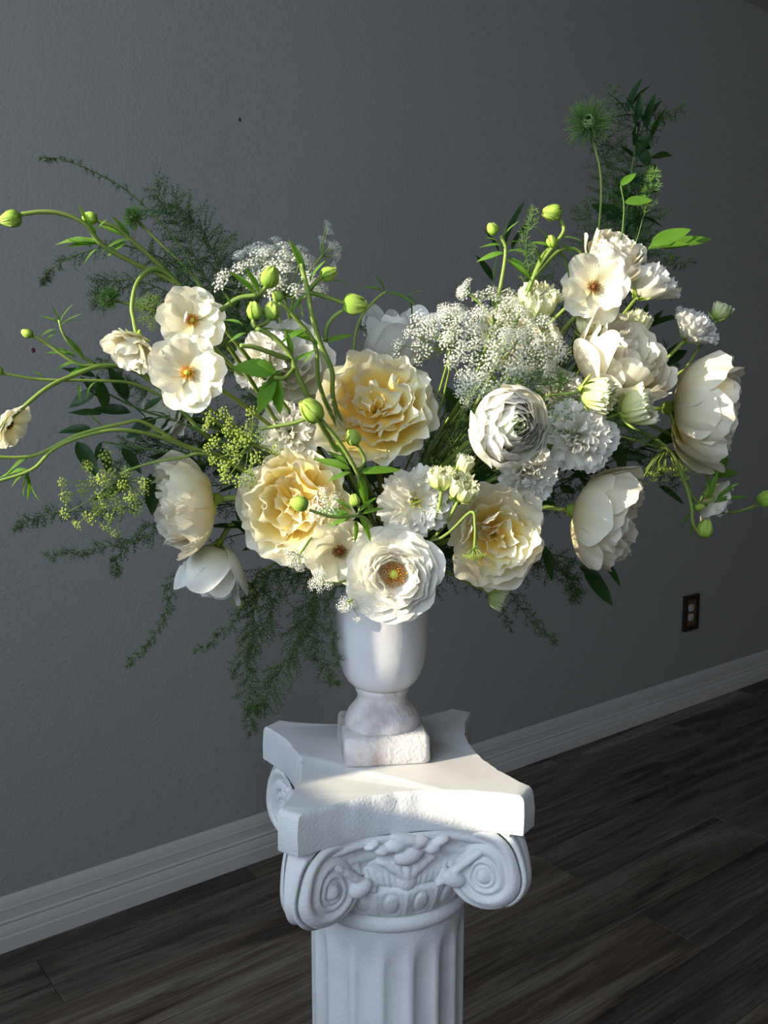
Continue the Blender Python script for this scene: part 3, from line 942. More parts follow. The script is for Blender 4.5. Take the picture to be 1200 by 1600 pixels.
def butterfly(label, u, v, d, w, axis, roll=0.0, seed=0, heart='stamen', cup=0.0, path=None, mark=False, zc=0.15, n=7):
    rnd = random.Random(300 + seed)
    root, MH, base, ax, R = head_setup('butterfly_ranunculus', label, 'ranunculus', u, v, d, w, axis, roll, zc=zc)
    m = M['p_butter']
    c = cup
    whorl(root, MH, 'bfa%.1f' % c, n, [(0.06, 0.0), (0.45, -0.02 + 0.1 * c), (0.80 - 0.2 * c, 0.10 + 0.35 * c), (1.06 - 0.25 * c, 0.22 + 0.62 * c)], 0.60, m, rnd, 0.13, -0.03, ruf=0.050, freq=4.0, notch=0.025, nu=12, nv=11, drop=0.22)
    whorl(root, MH, 'bfb%.1f' % c, n - 1, [(0.06, 0.02), (0.40, 0.02 + 0.1 * c), (0.68 - 0.2 * c, 0.16 + 0.4 * c), (0.86 - 0.22 * c, 0.38 + 0.62 * c)], 0.50, m, rnd, 0.15, 0.0, ruf=0.055, freq=4.2, notch=0.03, nu=12, nv=11, drop=0.22)
    if c > 0.3:
        whorl(root, MH, 'bfc%.1f' % c, 5, [(0.06, 0.02), (0.30, 0.1), (0.40, 0.4), (0.42, 0.85)], 0.40, m, rnd, 0.16, 0.0, ruf=0.055, freq=4.2, notch=0.03, nu=10, nv=10, drop=0.22)
    stamens(root, MH, M[heart], M['pistil'] if heart == 'stamen' else M['stamen_brown'], 0.20, 44, 0.15, 0.04, 0.085)
    if mark:
        me = petal_mesh('mark', [(0.05, 0.05), (0.1, 0.2), (0.16, 0.34), (0.10, 0.5)], 0.09, M['pink'], nu=4, nv=5, ruf=0.01)
        place('petal', me, root, MH @ Matrix.Rotation(2.6, 4, 'Z'))
        me = petal_mesh('mark2', [(0.05, 0.05), (0.22, 0.2), (0.28, 0.40), (0.14, 0.6)], 0.20, M['p_butter'], nu=6, nv=6, ruf=0.01)
        place('petal', me, root, MH @ Matrix.Rotation(2.6, 4, 'Z'))
    sepals(root, MH, 5, 0.22, flare=0.9, rnd=rnd, zoff=-0.12)
    if path:
        P = [p for p in path][::-1]
        pts = spline([base - ax * R * 0.04] + [pt(*q) for q in P], 5)
        b = MB(); b.tube([q - root.location for q in reversed(pts)], 0.0021, 0.0017, 6)
        b.build('stem', M['stem'], root)
    else:
        flower_stem(root, base - ax * R * 0.05, ax, 0.0021, M['stem'], rnd=rnd)
    return root

def lisianthus(label, u, v, d, w, axis, roll=0.0, seed=0, mat='p_white', dense=1.0, heart=True, zc=0.35, name='lisianthus', tall=0.0):
    rnd = random.Random(400 + seed)
    root, MH, base, ax, R = head_setup(name, label, 'lisianthus', u, v, d, w, axis, roll, zc=zc)
    m = M[mat]
    t = tall
    kw = dict(notch=0.045, nu=16, nv=12, drop=0.12)
    whorl(root, MH, 'lia' + mat + str(t), 6, [(0.06, 0.0), (0.42, -0.05), (0.72 - 0.1 * t, 0.25 + 0.5 * t), (1.04, 0.40 + 0.45 * t)], 0.58, m, rnd, 0.12, 0.0, ruf=0.085, freq=8.0, **kw)
    whorl(root, MH, 'lib' + mat + str(t), 6, [(0.06, 0.02), (0.36, 0.0), (0.58 - 0.1 * t, 0.32 + 0.5 * t), (0.84, 0.58 + 0.45 * t)], 0.52, m, rnd, 0.14, 0.0, ruf=0.09, freq=8.5, **kw)
    whorl(root, MH, 'lic' + mat + str(t), 6, [(0.06, 0.04), (0.28, 0.04), (0.44, 0.36 + 0.5 * t), (0.62, 0.70 + 0.45 * t)], 0.42, m, rnd, 0.16, 0.0, ruf=0.09, freq=7.5, **kw)
    if dense > 0.5:
        whorl(root, MH, 'lid' + mat + str(t), 5, [(0.05, 0.05), (0.20, 0.06), (0.32, 0.40 + 0.5 * t), (0.40, 0.74 + 0.45 * t)], 0.30, m, rnd, 0.18, 0.0, ruf=0.085, freq=6.5, **kw)
    if not heart:
        whorl(root, MH, 'lie' + mat + str(t), 5, [(0.04, 0.05), (0.10, 0.06), (0.16, 0.40 + 0.5 * t), (0.20, 0.74 + 0.45 * t)], 0.22, m, rnd, 0.2, 0.0, ruf=0.08, freq=5.5, **kw)
    else:
        b = MB()
        for k in range(5):
            a = k * 1.2566
            p1 = Vector((0.13 * math.cos(a), 0.13 * math.sin(a), 0.46 + 0.4 * t))
            b.tube([Vector((0.03 * math.cos(a), 0.03 * math.sin(a), 0.05)), p1], 0.013, 0.011, 4)
            b.ball(p1, 0.045, 0.03, 0.06, 7, 5)
        place('stamens', make_mesh('stamens', b.v, b.f, M['stamen_yellow'], True, b.uv), root, MH)
        b = MB()
        b.tube([Vector((0, 0, 0)), Vector((0, 0, 0.46 + 0.4 * t))], 0.05, 0.022, 6)
        b.ball((0.055, 0, 0.50 + 0.4 * t), 0.07, 0.035, 0.045, 8, 5); b.ball((-0.055, 0, 0.50 + 0.4 * t), 0.07, 0.035, 0.045, 8, 5)
        place('pistil', make_mesh('pistil', b.v, b.f, M['pistil'], True, b.uv), root, MH)
    sepals(root, MH, 5, 0.45, flare=0.55, rnd=rnd)
    flower_stem(root, base - ax * R * 0.05, ax, 0.0022, M['stem'], rnd=rnd)
    return root

def frilled_bud(label, u, v, d, w, axis, roll=0.0, seed=0, mat='p_lime', zc=0.6, path=None):
    rnd = random.Random(500 + seed)
    root, MH, base, ax, R = head_setup('lisianthus_bud', label, 'flower bud', u, v, d, w, axis, roll, zc=zc)
    m = M[mat]
    whorl(root, MH, 'fba' + mat, 5, [(0.05, 0.0), (0.85, 0.05), (0.95, 0.8), (0.78, 1.45)], 0.78, m, rnd, 0.10, 0.0, ruf=0.11, freq=9.5, notch=0.07, nu=20, nv=12, drop=0.05, sc=0.14)
    whorl(root, MH, 'fbb' + mat, 5, [(0.05, 0.0), (0.65, 0.05), (0.72, 0.9), (0.58, 1.55)], 0.62, m, rnd, 0.14, 0.0, ruf=0.15, freq=10.5, notch=0.08, nu=20, nv=12, drop=0.05, sc=0.14)
    whorl(root, MH, 'fbc' + mat, 4, [(0.05, 0.0), (0.40, 0.05), (0.42, 0.9), (0.30, 1.55)], 0.46, m, rnd, 0.16, 0.0, ruf=0.15, freq=9.5, notch=0.08, nu=16, nv=12, drop=0.05, sc=0.14)
    whorl(root, MH, 'fbs', 5, [(0.05, -0.06), (0.75, -0.04), (0.98, 0.35), (1.15, 0.75)], 0.22, M['sepal'], rnd, 0.12, -0.02, 'sepal', nu=4, nv=6, ruf=0.02, narrow=0.25, drop=0.9)
    if path:
        pts = spline([base] + [pt(*q) for q in path], 5)
        b = MB(); b.tube([q - root.location for q in reversed(pts)], 0.0018, 0.0016, 6)
        b.build('stem', M['stem'], root)
    else:
        flower_stem(root, base, ax, 0.0018, M['stem'], rnd=rnd)
    return root

# big roses
garden_rose('wide open butter yellow ruffled rose in the middle of the bouquet', 590, 632, -0.080, 190, (0.05, 0.42, 1), 'p_yellow', 'p_yellow', 0.3, 'open', 1, 'stem_brown', ruf=1.35)
garden_rose('full butter yellow rose left of the vase rim, above the open white ranunculus', 455, 790, -0.035, 180, (-0.22, 0.12, 1), 'p_yellow', 'p_yellow', 1.0, 'open', 2)
garden_rose('cream rosette rose facing forward right of the vase rim', 778, 840, -0.125, 160, (0.16, 0.02, 1), 'p_cream', 'p_yellow', 2.0, 'open', 3)
garden_rose('cream rose in side view with green sepals, lower right of the bouquet', 932, 806, -0.075, 150, (0.93, -0.18, 0.42), 'p_cream', 'p_cream', 0.5, 'cup', 4)
garden_rose('big cream rose at the far right edge, turned away to the right', 1086, 640, -0.07, 156, (0.95, -0.05, 0.35), 'p_cream', 'p_cream', 1.4, 'cup', 5)
garden_rose('cream rose with a tall upright outer petal, between two lime frilled buds and a ranunculus', 960, 575, -0.075, 150, (0.42, 0.62, 0.62), 'p_cream', 'p_cream', 2.2, 'cup', 6, tall=True)
garden_rose('pale cream rose turned to the left with frilled rim, in shade at the left', 302, 786, 0.03, 142, (-0.88, -0.12, 0.42), 'p_cream', 'p_cream', 0.9, 'cup', 7)
garden_rose('half-open white rose hanging down in shade, lowest bloom at the left', 334, 892, 0.045, 94, (-0.14, -0.92, 0.30), 'p_white', 'p_white', 0.2, 'bud', 8, zc=0.8)
garden_rose('shaded white rose at the back, rising behind the central yellow rose', 622, 532, 0.12, 104, (0.1, 0.95, 0.25), 'p_white', 'p_white', 0.7, 'bud', 9, zc=0.8)
garden_rose('cream rose topmost of the right side blooms, behind the frilled white one', 958, 398, -0.015, 92, (0.30, 0.75, 0.45), 'p_cream', 'p_cream', 0.4, 'cup', 10, zc=0.5)
garden_rose('cream rose half hidden behind the white lace sprays', 815, 520, -0.005, 128, (0.25, 0.45, 0.8), 'p_cream', 'p_cream', 0.4, 'open', 11)
garden_rose('white rose behind the cluster of green bud stems, left of the central rose', 452, 565, 0.015, 148, (0.25, 0.35, 0.9), 'p_white', 'p_white', 0.4, 'open', 12)
garden_rose('white bloom in deep shade at the left, behind the butterfly ranunculus', 255, 645, 0.07, 90, (-0.4, 0.1, 0.8), 'p_white', 'p_white', 0.4, 'open', 13)
# ranunculus
ranunculus('round white ranunculus with golden centre over the front of the vase', 617, 900, -0.145, 154, (0.10, 0.02, 1), 0.3, 1, 'gold')
ranunculus('round white ranunculus with a green heart, right of the central yellow rose', 797, 665, -0.165, 124, (0.26, 0.02, 1), 0.3, 2, 'green')
# butterfly ranunculus
butterfly('open cream butterfly ranunculus with orange stamens and a pink petal mark', 300, 500, -0.085, 106, (0.16, 0.10, 1), 0.3, 1, 'stamen', 0.2, mark=True)
butterfly('open cream butterfly ranunculus with round orange centre, lowest of the three at the left', 292, 582, -0.105, 116, (0.0, 0.0, 1), 1.3, 2, 'stamen', 0.0, n=8)
butterfly('nodding cream butterfly ranunculus on an arched stem, leftmost of the three', 210, 538, -0.075, 96, (-0.35, -0.75, 0.6), 0.6, 3, 'stamen', 0.6, path=[(300, 470, -0.06), (265, 430, -0.06), (238, 420, -0.062), (214, 442, -0.066), (206, 478, -0.07), (209, 500, -0.072)])
butterfly('flat white butterfly ranunculus with dark brown centre at the upper right', 928, 448, -0.085, 108, (0.0, -0.05, 1), 0.1, 4, 'stamen_brown', 0.0, n=6)
butterfly('white butterfly ranunculus with a brown centre overlapping the round ranunculus on the vase', 530, 862, -0.075, 112, (0.15, -0.25, 1), 0.9, 5, 'stamen_brown', 0.2, n=6)
butterfly('small white butterfly ranunculus hanging out at the lower right, seen from behind', 1122, 787, -0.05, 80, (0.75, -0.45, 0.05), 0.9, 6, 'stamen_brown', 0.4, path=[(960, 640, 0.0), (1016, 664, -0.03), (1067, 690, -0.04), (1095, 715, -0.05), (1106, 750, -0.05)], zc=0.5)
butterfly('shaded white butterfly ranunculus cut off by the left picture edge', 24, 668, -0.01, 74, (0.72, -0.30, 0.2), 0.4, 7, 'stamen_brown', 0.3, path=[(330, 690, 0.0), (230, 590, 0.01), (165, 572, 0.0), (112, 588, -0.005), (72, 607, -0.01), (30, 642, -0.01), (-5, 672, -0.01)], zc=0.4)
# lisianthus
lisianthus('frilled white lisianthus with yellow stamens above the round ranunculus', 650, 785, -0.110, 112, (0.0, 0.05, 1), 0.4, 1, zc=0.4)
lisianthus('frilly white lisianthus tucked under the green-hearted ranunculus', 826, 742, -0.12, 92, (0.1, -0.1, 1), 0.4, 2, heart=False)
lisianthus('frilly white lisianthus behind fine fern threads, right of the green-hearted ranunculus', 908, 680, -0.105, 112, (0.15, 0.1, 1), 1.4, 3, heart=False)
lisianthus('frilled white lisianthus in side view at the upper right, stem side showing', 1012, 440, -0.03, 100, (0.45, 0.72, 0.1), 0.7, 4, heart=False, zc=0.5, tall=0.5)
lisianthus('white lisianthus facing up left beside a spiky green bud at the right', 1086, 512, -0.045, 82, (0.35, 0.6, 0.35), 0.2, 5, heart=False, zc=0.5, tall=0.5)
lisianthus('white ruffled lisianthus in shade between the two yellow roses', 450, 672, -0.01, 96, (-0.1, 0.3, 1), 0.2, 6, heart=False)
lisianthus('white frilled bloom at the left behind the arching green stems', 405, 560, -0.005, 92, (-0.4, 0.3, 0.9), 0.9, 7, heart=False)
lisianthus('white lisianthus seen between lace and the right cream rose', 880, 610, -0.03, 80, (0.2, 0.4, 0.8), 0.9, 8, heart=False)
# frilled buds
frilled_bud('round lime frilled bud above the other, left of the far right rose', 928, 614, -0.125, 58, (0.75, -0.1, 0.6), 0.3, 1)
frilled_bud('lime frilled bud opening to the right, below the big upper rose', 990, 638, -0.125, 60, (0.8, 0.35, 0.5), 0.9, 2)
frilled_bud('tallest lime frilled bud of the trio beside the frilled lisianthus', 690, 752, -0.14, 40, (-0.05, 0.95, 0.35), 0.5, 3)
frilled_bud('lime frilled bud at the right of the trio, above the cream rosette rose', 722, 768, -0.15, 46, (0.25, 0.8, 0.55), 1.5, 4)
frilled_bud('smallest lime frilled bud at the top of the trio, nearest the green-hearted ranunculus', 724, 730, -0.14, 32, (0.3, 0.9, 0.2), 2.5, 5)
frilled_bud('pale yellow frilled bud among the lace, left of the dark-centred ranunculus', 838, 480, -0.055, 60, (0.05, 0.8, 0.5), 0.1, 6)
frilled_bud('small sage green frilled bud hanging below the cream rosette rose', 774, 932, -0.055, 34, (0.75, -0.30, 0.3), 0.1, 7, 'p_sage', path=[(690, 890, -0.04), (720, 905, -0.05), (752, 920, -0.055)][::-1])
frilled_bud('pale lime bud with ragged petals under the dark-centred ranunculus', 922, 512, -0.06, 50, (-0.1, 0.7, 0.5), 0.1, 8)
frilled_bud('pale lime bud with ragged petals behind the tall outer rose petal', 995, 512, -0.035, 50, (0.25, 0.9, 0.3), 1.1, 9)
frilled_bud('spiky sage green bud at the far right beside the small lisianthus', 1124, 490, -0.04, 32, (0.3, 0.9, 0.1), 0.1, 10, 'p_sage')
frilled_bud('narrow lime bud pressed against the dark-centred ranunculus', 868, 468, -0.065, 22, (0.65, 0.7, 0.1), 0.3, 11)

# ------------------------------------------------------------------ greenery
_lf = {}
def leaf_mesh(key, mat, wid=0.16, nv=8, curve=0.12, fold=0.25, serr=0.0, lobes=0.0, peak=0.42):
    """Leaf of unit length along +X, blade facing +Z, tip bending down."""
    if key in _lf: return _lf[key]
    vs_, fs, uv = [], [], []
    if serr: nv = 14
    cols = (-1, -0.5, 0, 0.5, 1)
    for j in range(nv + 1):
        v = j / nv
        w = wid * (math.sin(math.pi * min(1, v ** (math.log(0.5) / math.log(peak)))) ** 0.85) + 0.004
        if serr and j % 2: w *= 1 - serr
        for i, u in enumerate(cols):
            x = v - (serr * 0.03 if j % 2 else 0)
            vs_.append((x, u * w, -curve * v * v + fold * abs(u) * w + 0.012 * math.sin(7 * v + u)))
            uv.append((u * 0.5 + 0.5, v))
    m = len(cols)
    for j in range(nv):
        for i in range(m - 1):
            a = j * m + i
            fs.append((a, a + m, a + m + 1, a + 1))
    _lf[key] = make_mesh('leaf', vs_, fs, mat, True, uv)
    return _lf[key]
LEAF = {
    'ruscus': lambda: leaf_mesh('ruscus', M['leaf_dark'], 0.19, 8, 0.10, 0.22),
    'ruscus2': lambda: leaf_mesh('ruscus2', M['leaf_dark'], 0.15, 8, 0.26, 0.35),
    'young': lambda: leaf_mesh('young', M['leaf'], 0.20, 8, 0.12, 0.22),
    'blade': lambda: leaf_mesh('blade', M['leaf'], 0.11, 8, 0.20, 0.4),
    'blade2': lambda: leaf_mesh('blade2', M['leaf'], 0.085, 8, 0.45, 0.5),
    'broad': lambda: leaf_mesh('broad', M['leaf'], 0.24, 14, 0.15, 0.3, serr=0.12),
    'tiny': lambda: leaf_mesh('tiny', M['leaf'], 0.06, 5, 0.3, 0.4),
}
def add_leaf(root, kind, p, ang, length, face=0.5, out=0.0, name='leaf', twist=0.0):
    """Leaf starting at world point p, pointing at image angle ang (degrees, 0 = right, 90 = up); out = how far it points at the camera;
    face = how squarely the blade is turned to the camera (0 edge-on)."""
    a = math.radians(ang)
    x = (RGT * math.cos(a) + UP * math.sin(a) - FWD * out).normalized()
    side = x.cross(FWD).normalized()
    nrm = (-FWD * face + side * (1 - abs(face)) * (1 if math.cos(a) > 0 else -1) + UP * 0.2)
    nrm = (nrm - x * nrm.dot(x)).normalized()
    y = nrm.cross(x)
    mt = Matrix((x, y, nrm)).transposed().to_4x4()
    mt = Matrix.Translation(p - root.location) @ mt @ Matrix.Rotation(twist, 4, 'X') @ Matrix.Diagonal((length, length, length, 1))
    return place(name, LEAF[kind](), root, mt)

def stem_part(root, path, r0, r1, mat, n=5, name='stem', sides=6):
    pts = spline([pt(*q) if not isinstance(q, Vector) else q for q in path], n)
    b = MB(); b.tube([q - root.location for q in pts], r0, r1, sides)
    b.build(name, mat, root)
    return pts

def to_vase(path, d=0.0):
    """Lead a path back into the vase mouth."""
    a = RND.uniform(0, 6.28); q = RND.uniform(0.008, 0.034)
    m = MOUTH + Vector((q * math.cos(a), q * math.sin(a), 0))
    first = pt(*path[0])
    mid = m.lerp(first, 0.5) + Vector((0, 0, 0.015))
    return [m + Vector((0, 0, -0.05)), m, mid] + [pt(*q_) for q_ in path]

# round green buds on branching stems
_bud = {}
def bud_part(root, p, axis, r):
    """Closed bud: a green ball wrapped in overlapping sepals."""
    ax = axis.normalized()
    MH = Matrix.Translation(p - root.location - ax * r) @ frame(ax, RND.uniform(0, 6)) @ Matrix.Diagonal((r, r, r, 1))
    if 'b' not in _bud:
        b = MB(); b.ball((0, 0, 0.95), 0.84, 0.84, 0.95, 12, 9)
        _bud['b'] = make_mesh('bud', b.v, b.f, M['sepal'], True, b.uv)
    o = place('bud', _bud['b'], root, MH)
    for k in range(6):
        me = petal_mesh('budsepal', [(0.05, -0.06), (1.22, 0.0), (1.18, 1.35), (0.20, 2.25)], 0.66, M['sepal'], seed=k % 3, nu=8, nv=8, ruf=0.10, freq=3.4, drop=0.35, narrow=0.4)
        place('sepal', me, o, Matrix.Rotation(k * 1.0472 + 0.2 * (k % 2), 4, 'Z'))
    return o

def bud_spray(label, main, buds, leaves, rad=0.0021, name='bud_stem', vase_in=True, branches=()):
    root = empty(name, tuple(MOUTH + Vector((0, 0, -0.05))))
    tag(root, label, 'flower stem')
    pth = to_vase(main) if vase_in else [pt(*q) for q in main]
    stem_part(root, pth, rad, rad * 0.75, M['stem'])
    for br in branches:
        stem_part(root, br, rad * 0.8, rad * 0.6, M['stem'], name='side_stem')
    for (u, v, d, r, ax) in buds:
        p = pt(u, v, d)
        bud_part(root, p, vd(*ax), px(r, p))
    for (kind, u, v, d, ang, ln, face) in leaves:
        p = pt(u, v, d)
        add_leaf(root, kind, p, ang, px(ln, p), face, RND.uniform(-0.2, 0.4))
    return root

bud_spray('long bare stem arching left to the leftmost round green bud', [(330, 500, -0.05), (283, 447, -0.055), (207, 410, -0.06), (160, 383, -0.065), (133, 350, -0.07), (100, 335, -0.07), (67, 331, -0.07), (32, 335, -0.07)],
          [(18, 342, -0.07, 14, (-1, -0.25, 0.1))],
          [('blade', 160, 385, -0.065, 150, 46, 0.5), ('blade', 155, 382, -0.065, 175, 60, 0.6), ('blade', 150, 378, -0.065, 105, 50, 0.4), ('blade2', 158, 388, -0.065, 200, 40, 0.5), ('blade', 145, 370, -0.065, 60, 34, 0.5),
           ('blade', 135, 352, -0.07, 100, 36, 0.3), ('blade2', 150, 380, -0.066, 165, 70, 0.6), ('blade', 140, 382, -0.065, 160, 40, 0.7)])
bud_spray('leafy stem with one small green bud, below the leftmost arching stem', [(340, 500, -0.03), (283, 447, -0.045), (245, 410, -0.05), (205, 375, -0.055), (180, 355, -0.06), (152, 345, -0.06)],
          [(141, 341, -0.06, 10, (-1, 0.1, 0.1))],
          [('blade', 203, 373, -0.055, 120, 44, 0.5), ('blade', 200, 372, -0.055, 150, 50, 0.6), ('blade2', 205, 375, -0.055, 185, 50, 0.5), ('blade', 200, 378, -0.055, 210, 44, 0.6), ('blade2', 195, 370, -0.055, 100, 36, 0.4)])
bud_spray('thin stem with feathery leaf tuft and a small pale bud at the far left', [(330, 640, 0.02), (260, 590, 0.01), (190, 572, 0.0), (150, 570, 0.0), (120, 568, 0.0), (75, 538, 0.0), (52, 525, 0.0)],
          [(43, 521, 0.0, 8, (-1, 0.4, 0.1))],
          [('tiny', 95, 505, 0, 150, 36, 0.5), ('tiny', 95, 505, 0, 110, 34, 0.5), ('tiny', 93, 508, 0, 70, 36, 0.5), ('tiny', 93, 508, 0, 30, 34, 0.5), ('blade2', 90, 515, 0, 185, 34, 0.5), ('blade2', 92, 518, 0, 205, 36, 0.5),
           ('blade2', 120, 560, 0, 140, 44, 0.5), ('blade2', 130, 565, 0, 100, 50, 0.3), ('blade2', 120, 568, 0, 180, 46, 0.5), ('blade2', 110, 555, 0, 160, 40, 0.6), ('blade', 140, 572, 0, 200, 50, 0.5), ('tiny', 92, 512, 0, 45, 40, 0.4)],
          0.0017, branches=[[(150, 570, 0), (120, 550, 0), (100, 525, 0), (92, 500, 0)]])
bud_spray('thin stem running level off the left picture edge to a tiny bud', [(340, 660, 0.02), (265, 625, 0.015), (210, 600, 0.01), (160, 595, 0.0), (65, 593, 0.0), (5, 583, 0.0)],
          [(-4, 580, 0.0, 8, (-1, 0.2, 0.1))],
          [('blade2', 70, 593, 0, 130, 26, 0.4), ('blade', 125, 598, 0, 265, 30, 0.6), ('blade2', 150, 597, 0, 215, 40, 0.5)], 0.0016)
bud_spray('upper of the two pale stems sweeping low off the left edge', [(360, 720, 0.01), (320, 706, 0.0), (280, 692, 0.0), (225, 660, -0.005), (190, 662, -0.01), (120, 680, -0.01), (52, 712, -0.01), (-20, 714, -0.01)],
          [], [('blade2', 60, 710, -0.01, 195, 60, 0.5), ('tiny', 160, 668, -0.01, 120, 30, 0.4)], 0.0019)
bud_spray('lower of the two pale stems sweeping off the left edge, with drooping leaves', [(360, 725, 0.01), (300, 702, 0.0), (240, 680, -0.01), (180, 672, -0.015), (120, 685, -0.015), (80, 705, -0.015), (48, 735, -0.015), (-20, 757, -0.015)],
          [], [('blade2', 50, 735, -0.015, 200, 44, 0.5), ('blade2', 46, 736, -0.015, 255, 50, 0.5), ('blade2', 48, 736, -0.015, 175, 56, 0.5), ('blade2', 40, 738, -0.015, 285, 44, 0.4), ('blade2', 52, 732, -0.015, 220, 50, 0.4)], 0.0019)
# centre left group
bud_spray('upright stem topped by a pointed leaf with two plump buds above the central rose', [(525, 640, -0.08), (519, 581, -0.10), (502, 540, -0.105), (487, 490, -0.11), (479, 447, -0.11), (470, 412, -0.11)],
          [(513, 428, -0.11, 12, (0.9, 0.35, 0.1)), (553, 476, -0.115, 17, (1, -0.1, 0.15))],
          [('blade', 475, 430, -0.11, 106, 62, 0.55), ('blade', 484, 440, -0.11, 60, 40, 0.5), ('blade2', 520, 440, -0.11, 10, 30, 0.4), ('blade', 508, 535, -0.105, 20, 44, 0.8), ('blade', 500, 540, -0.105, 150, 70, 0.5), ('blade2', 495, 545, -0.105, 215, 34, 0.5), ('blade2', 470, 465, -0.11, 260, 30, 0.4)],
          0.0026, branches=[[(481, 455, -0.11), (495, 440, -0.11), (505, 431, -0.11)], [(482, 457, -0.11), (510, 464, -0.112), (540, 475, -0.115)], [(508, 534, -0.105), (511, 511, -0.107), (522, 495, -0.11), (536, 485, -0.112)]])
bud_spray('arching stem carrying a pair of buds and large serrated leaves, left of the central rose', [(500, 660, -0.09), (482, 622, -0.11), (462, 580, -0.115), (453, 555, -0.115), (429, 528, -0.115), (400, 511, -0.115)],
          [(398, 487, -0.115, 13, (-0.2, 1, 0.2)), (425, 487, -0.115, 13, (0.1, 1, 0.2)), (421, 434, -0.11, 15, (0.3, 0.9, 0.1))],
          [('broad', 432, 580, -0.118, 172, 68, 0.85), ('broad', 432, 592, -0.118, 235, 66, 0.7), ('broad', 436, 590, -0.118, 265, 60, 0.6), ('blade', 455, 560, -0.115, 95, 50, 0.5), ('blade', 460, 565, -0.115, 35, 34, 0.7),
           ('blade', 405, 460, -0.11, 110, 50, 0.5), ('blade', 400, 462, -0.11, 130, 60, 0.5), ('blade2', 380, 508, -0.115, 150, 36, 0.6), ('blade2', 395, 520, -0.115, 30, 34, 0.6), ('blade', 385, 520, -0.115, 200, 34, 0.6), ('blade2', 360, 480, -0.11, 100, 30, 0.4), ('blade', 440, 580, -0.118, 215, 40, 0.6)],
          0.0027, branches=[[(400, 511, -0.115), (396, 503, -0.115), (397, 495, -0.115)], [(400, 511, -0.115), (415, 505, -0.115), (424, 496, -0.115)], [(345, 485, -0.09), (372, 466, -0.10), (400, 461, -0.108), (412, 452, -0.11), (418, 443, -0.11)],
                            [(455, 563, -0.115), (420, 550, -0.115), (395, 542, -0.115), (375, 540, -0.115)], [(460, 575, -0.115), (445, 590, -0.118), (428, 590, -0.118)]])
bud_spray('slim stem crossing behind the bud stems with narrow side leaves', [(505, 620, -0.08), (493, 540, -0.10), (461, 496, -0.105), (435, 470, -0.105)],
          [(434, 463, -0.105, 9, (-0.4, 0.9, 0.1))], [('blade', 455, 490, -0.105, 60, 40, 0.5), ('blade', 480, 515, -0.105, 200, 50, 0.6), ('blade2', 470, 505, -0.105, 120, 36, 0.4)], 0.0022)
bud_spray('plump pale green bud hanging in front of the central rose at its left', [(570, 780, -0.10), (558, 738, -0.12), (530, 690, -0.125), (502, 656, -0.13)],
          [(487, 642, -0.13, 19, (-0.6, 0.6, 0.4)), (552, 684, -0.12, 12, (-0.3, 0.8, 0.2))],
          [('blade', 548, 733, -0.12, 160, 60, 0.75), ('blade', 562, 738, -0.12, 8, 64, 0.75), ('blade', 562, 742, -0.12, 285, 60, 0.7), ('blade', 548, 738, -0.12, 195, 40, 0.6), ('blade2', 540, 720, -0.12, 110, 40, 0.5), ('blade', 545, 728, -0.12, 140, 44, 0.6), ('blade2', 566, 738, -0.12, 250, 44, 0.5)],
          0.0022, branches=[[(558, 738, -0.12), (570, 720, -0.12), (562, 702, -0.12), (555, 692, -0.12)], [(485, 652, -0.13), (455, 662, -0.12), (405, 670, -0.11)]])
bud_spray('stem with star of leaves and a small bud lying over the lower yellow rose', [(590, 850, -0.10), (575, 815, -0.12), (558, 806, -0.125), (521, 808, -0.13), (484, 797, -0.13)],
          [(468, 787, -0.13, 13, (-1, 0.25, 0.2)), (554, 782, -0.125, 9, (-0.2, 0.9, 0.2))],
          [('blade', 545, 803, -0.125, 172, 56, 0.8), ('blade', 560, 800, -0.125, 45, 36, 0.6), ('blade', 562, 808, -0.125, 300, 44, 0.6), ('blade', 555, 812, -0.125, 275, 40, 0.6), ('blade2', 550, 800, -0.125, 125, 36, 0.5), ('blade', 550, 808, -0.125, 195, 40, 0.7), ('blade', 565, 803, -0.125, 20, 36, 0.6)],
          0.0018, branches=[[(558, 806, -0.125), (562, 794, -0.125), (556, 788, -0.125)]])
bud_spray('shaded curling green tip rising left of the back white rose', [(560, 600, 0.03), (553, 545, 0.05), (562, 500, 0.05), (585, 470, 0.05), (604, 455, 0.05)],
          [], [('blade2', 600, 457, 0.05, 150, 40, 0.5), ('blade2', 600, 457, 0.05, 100, 36, 0.4), ('blade2', 606, 458, 0.05, -5, 44, 0.5), ('tiny', 636, 462, 0.05, 30, 26, 0.5), ('tiny', 636, 462, 0.05, -20, 24, 0.5), ('tiny', 638, 462, 0.05, -70, 40, 0.5), ('blade2', 595, 460, 0.05, 220, 24, 0.5)], 0.0018)
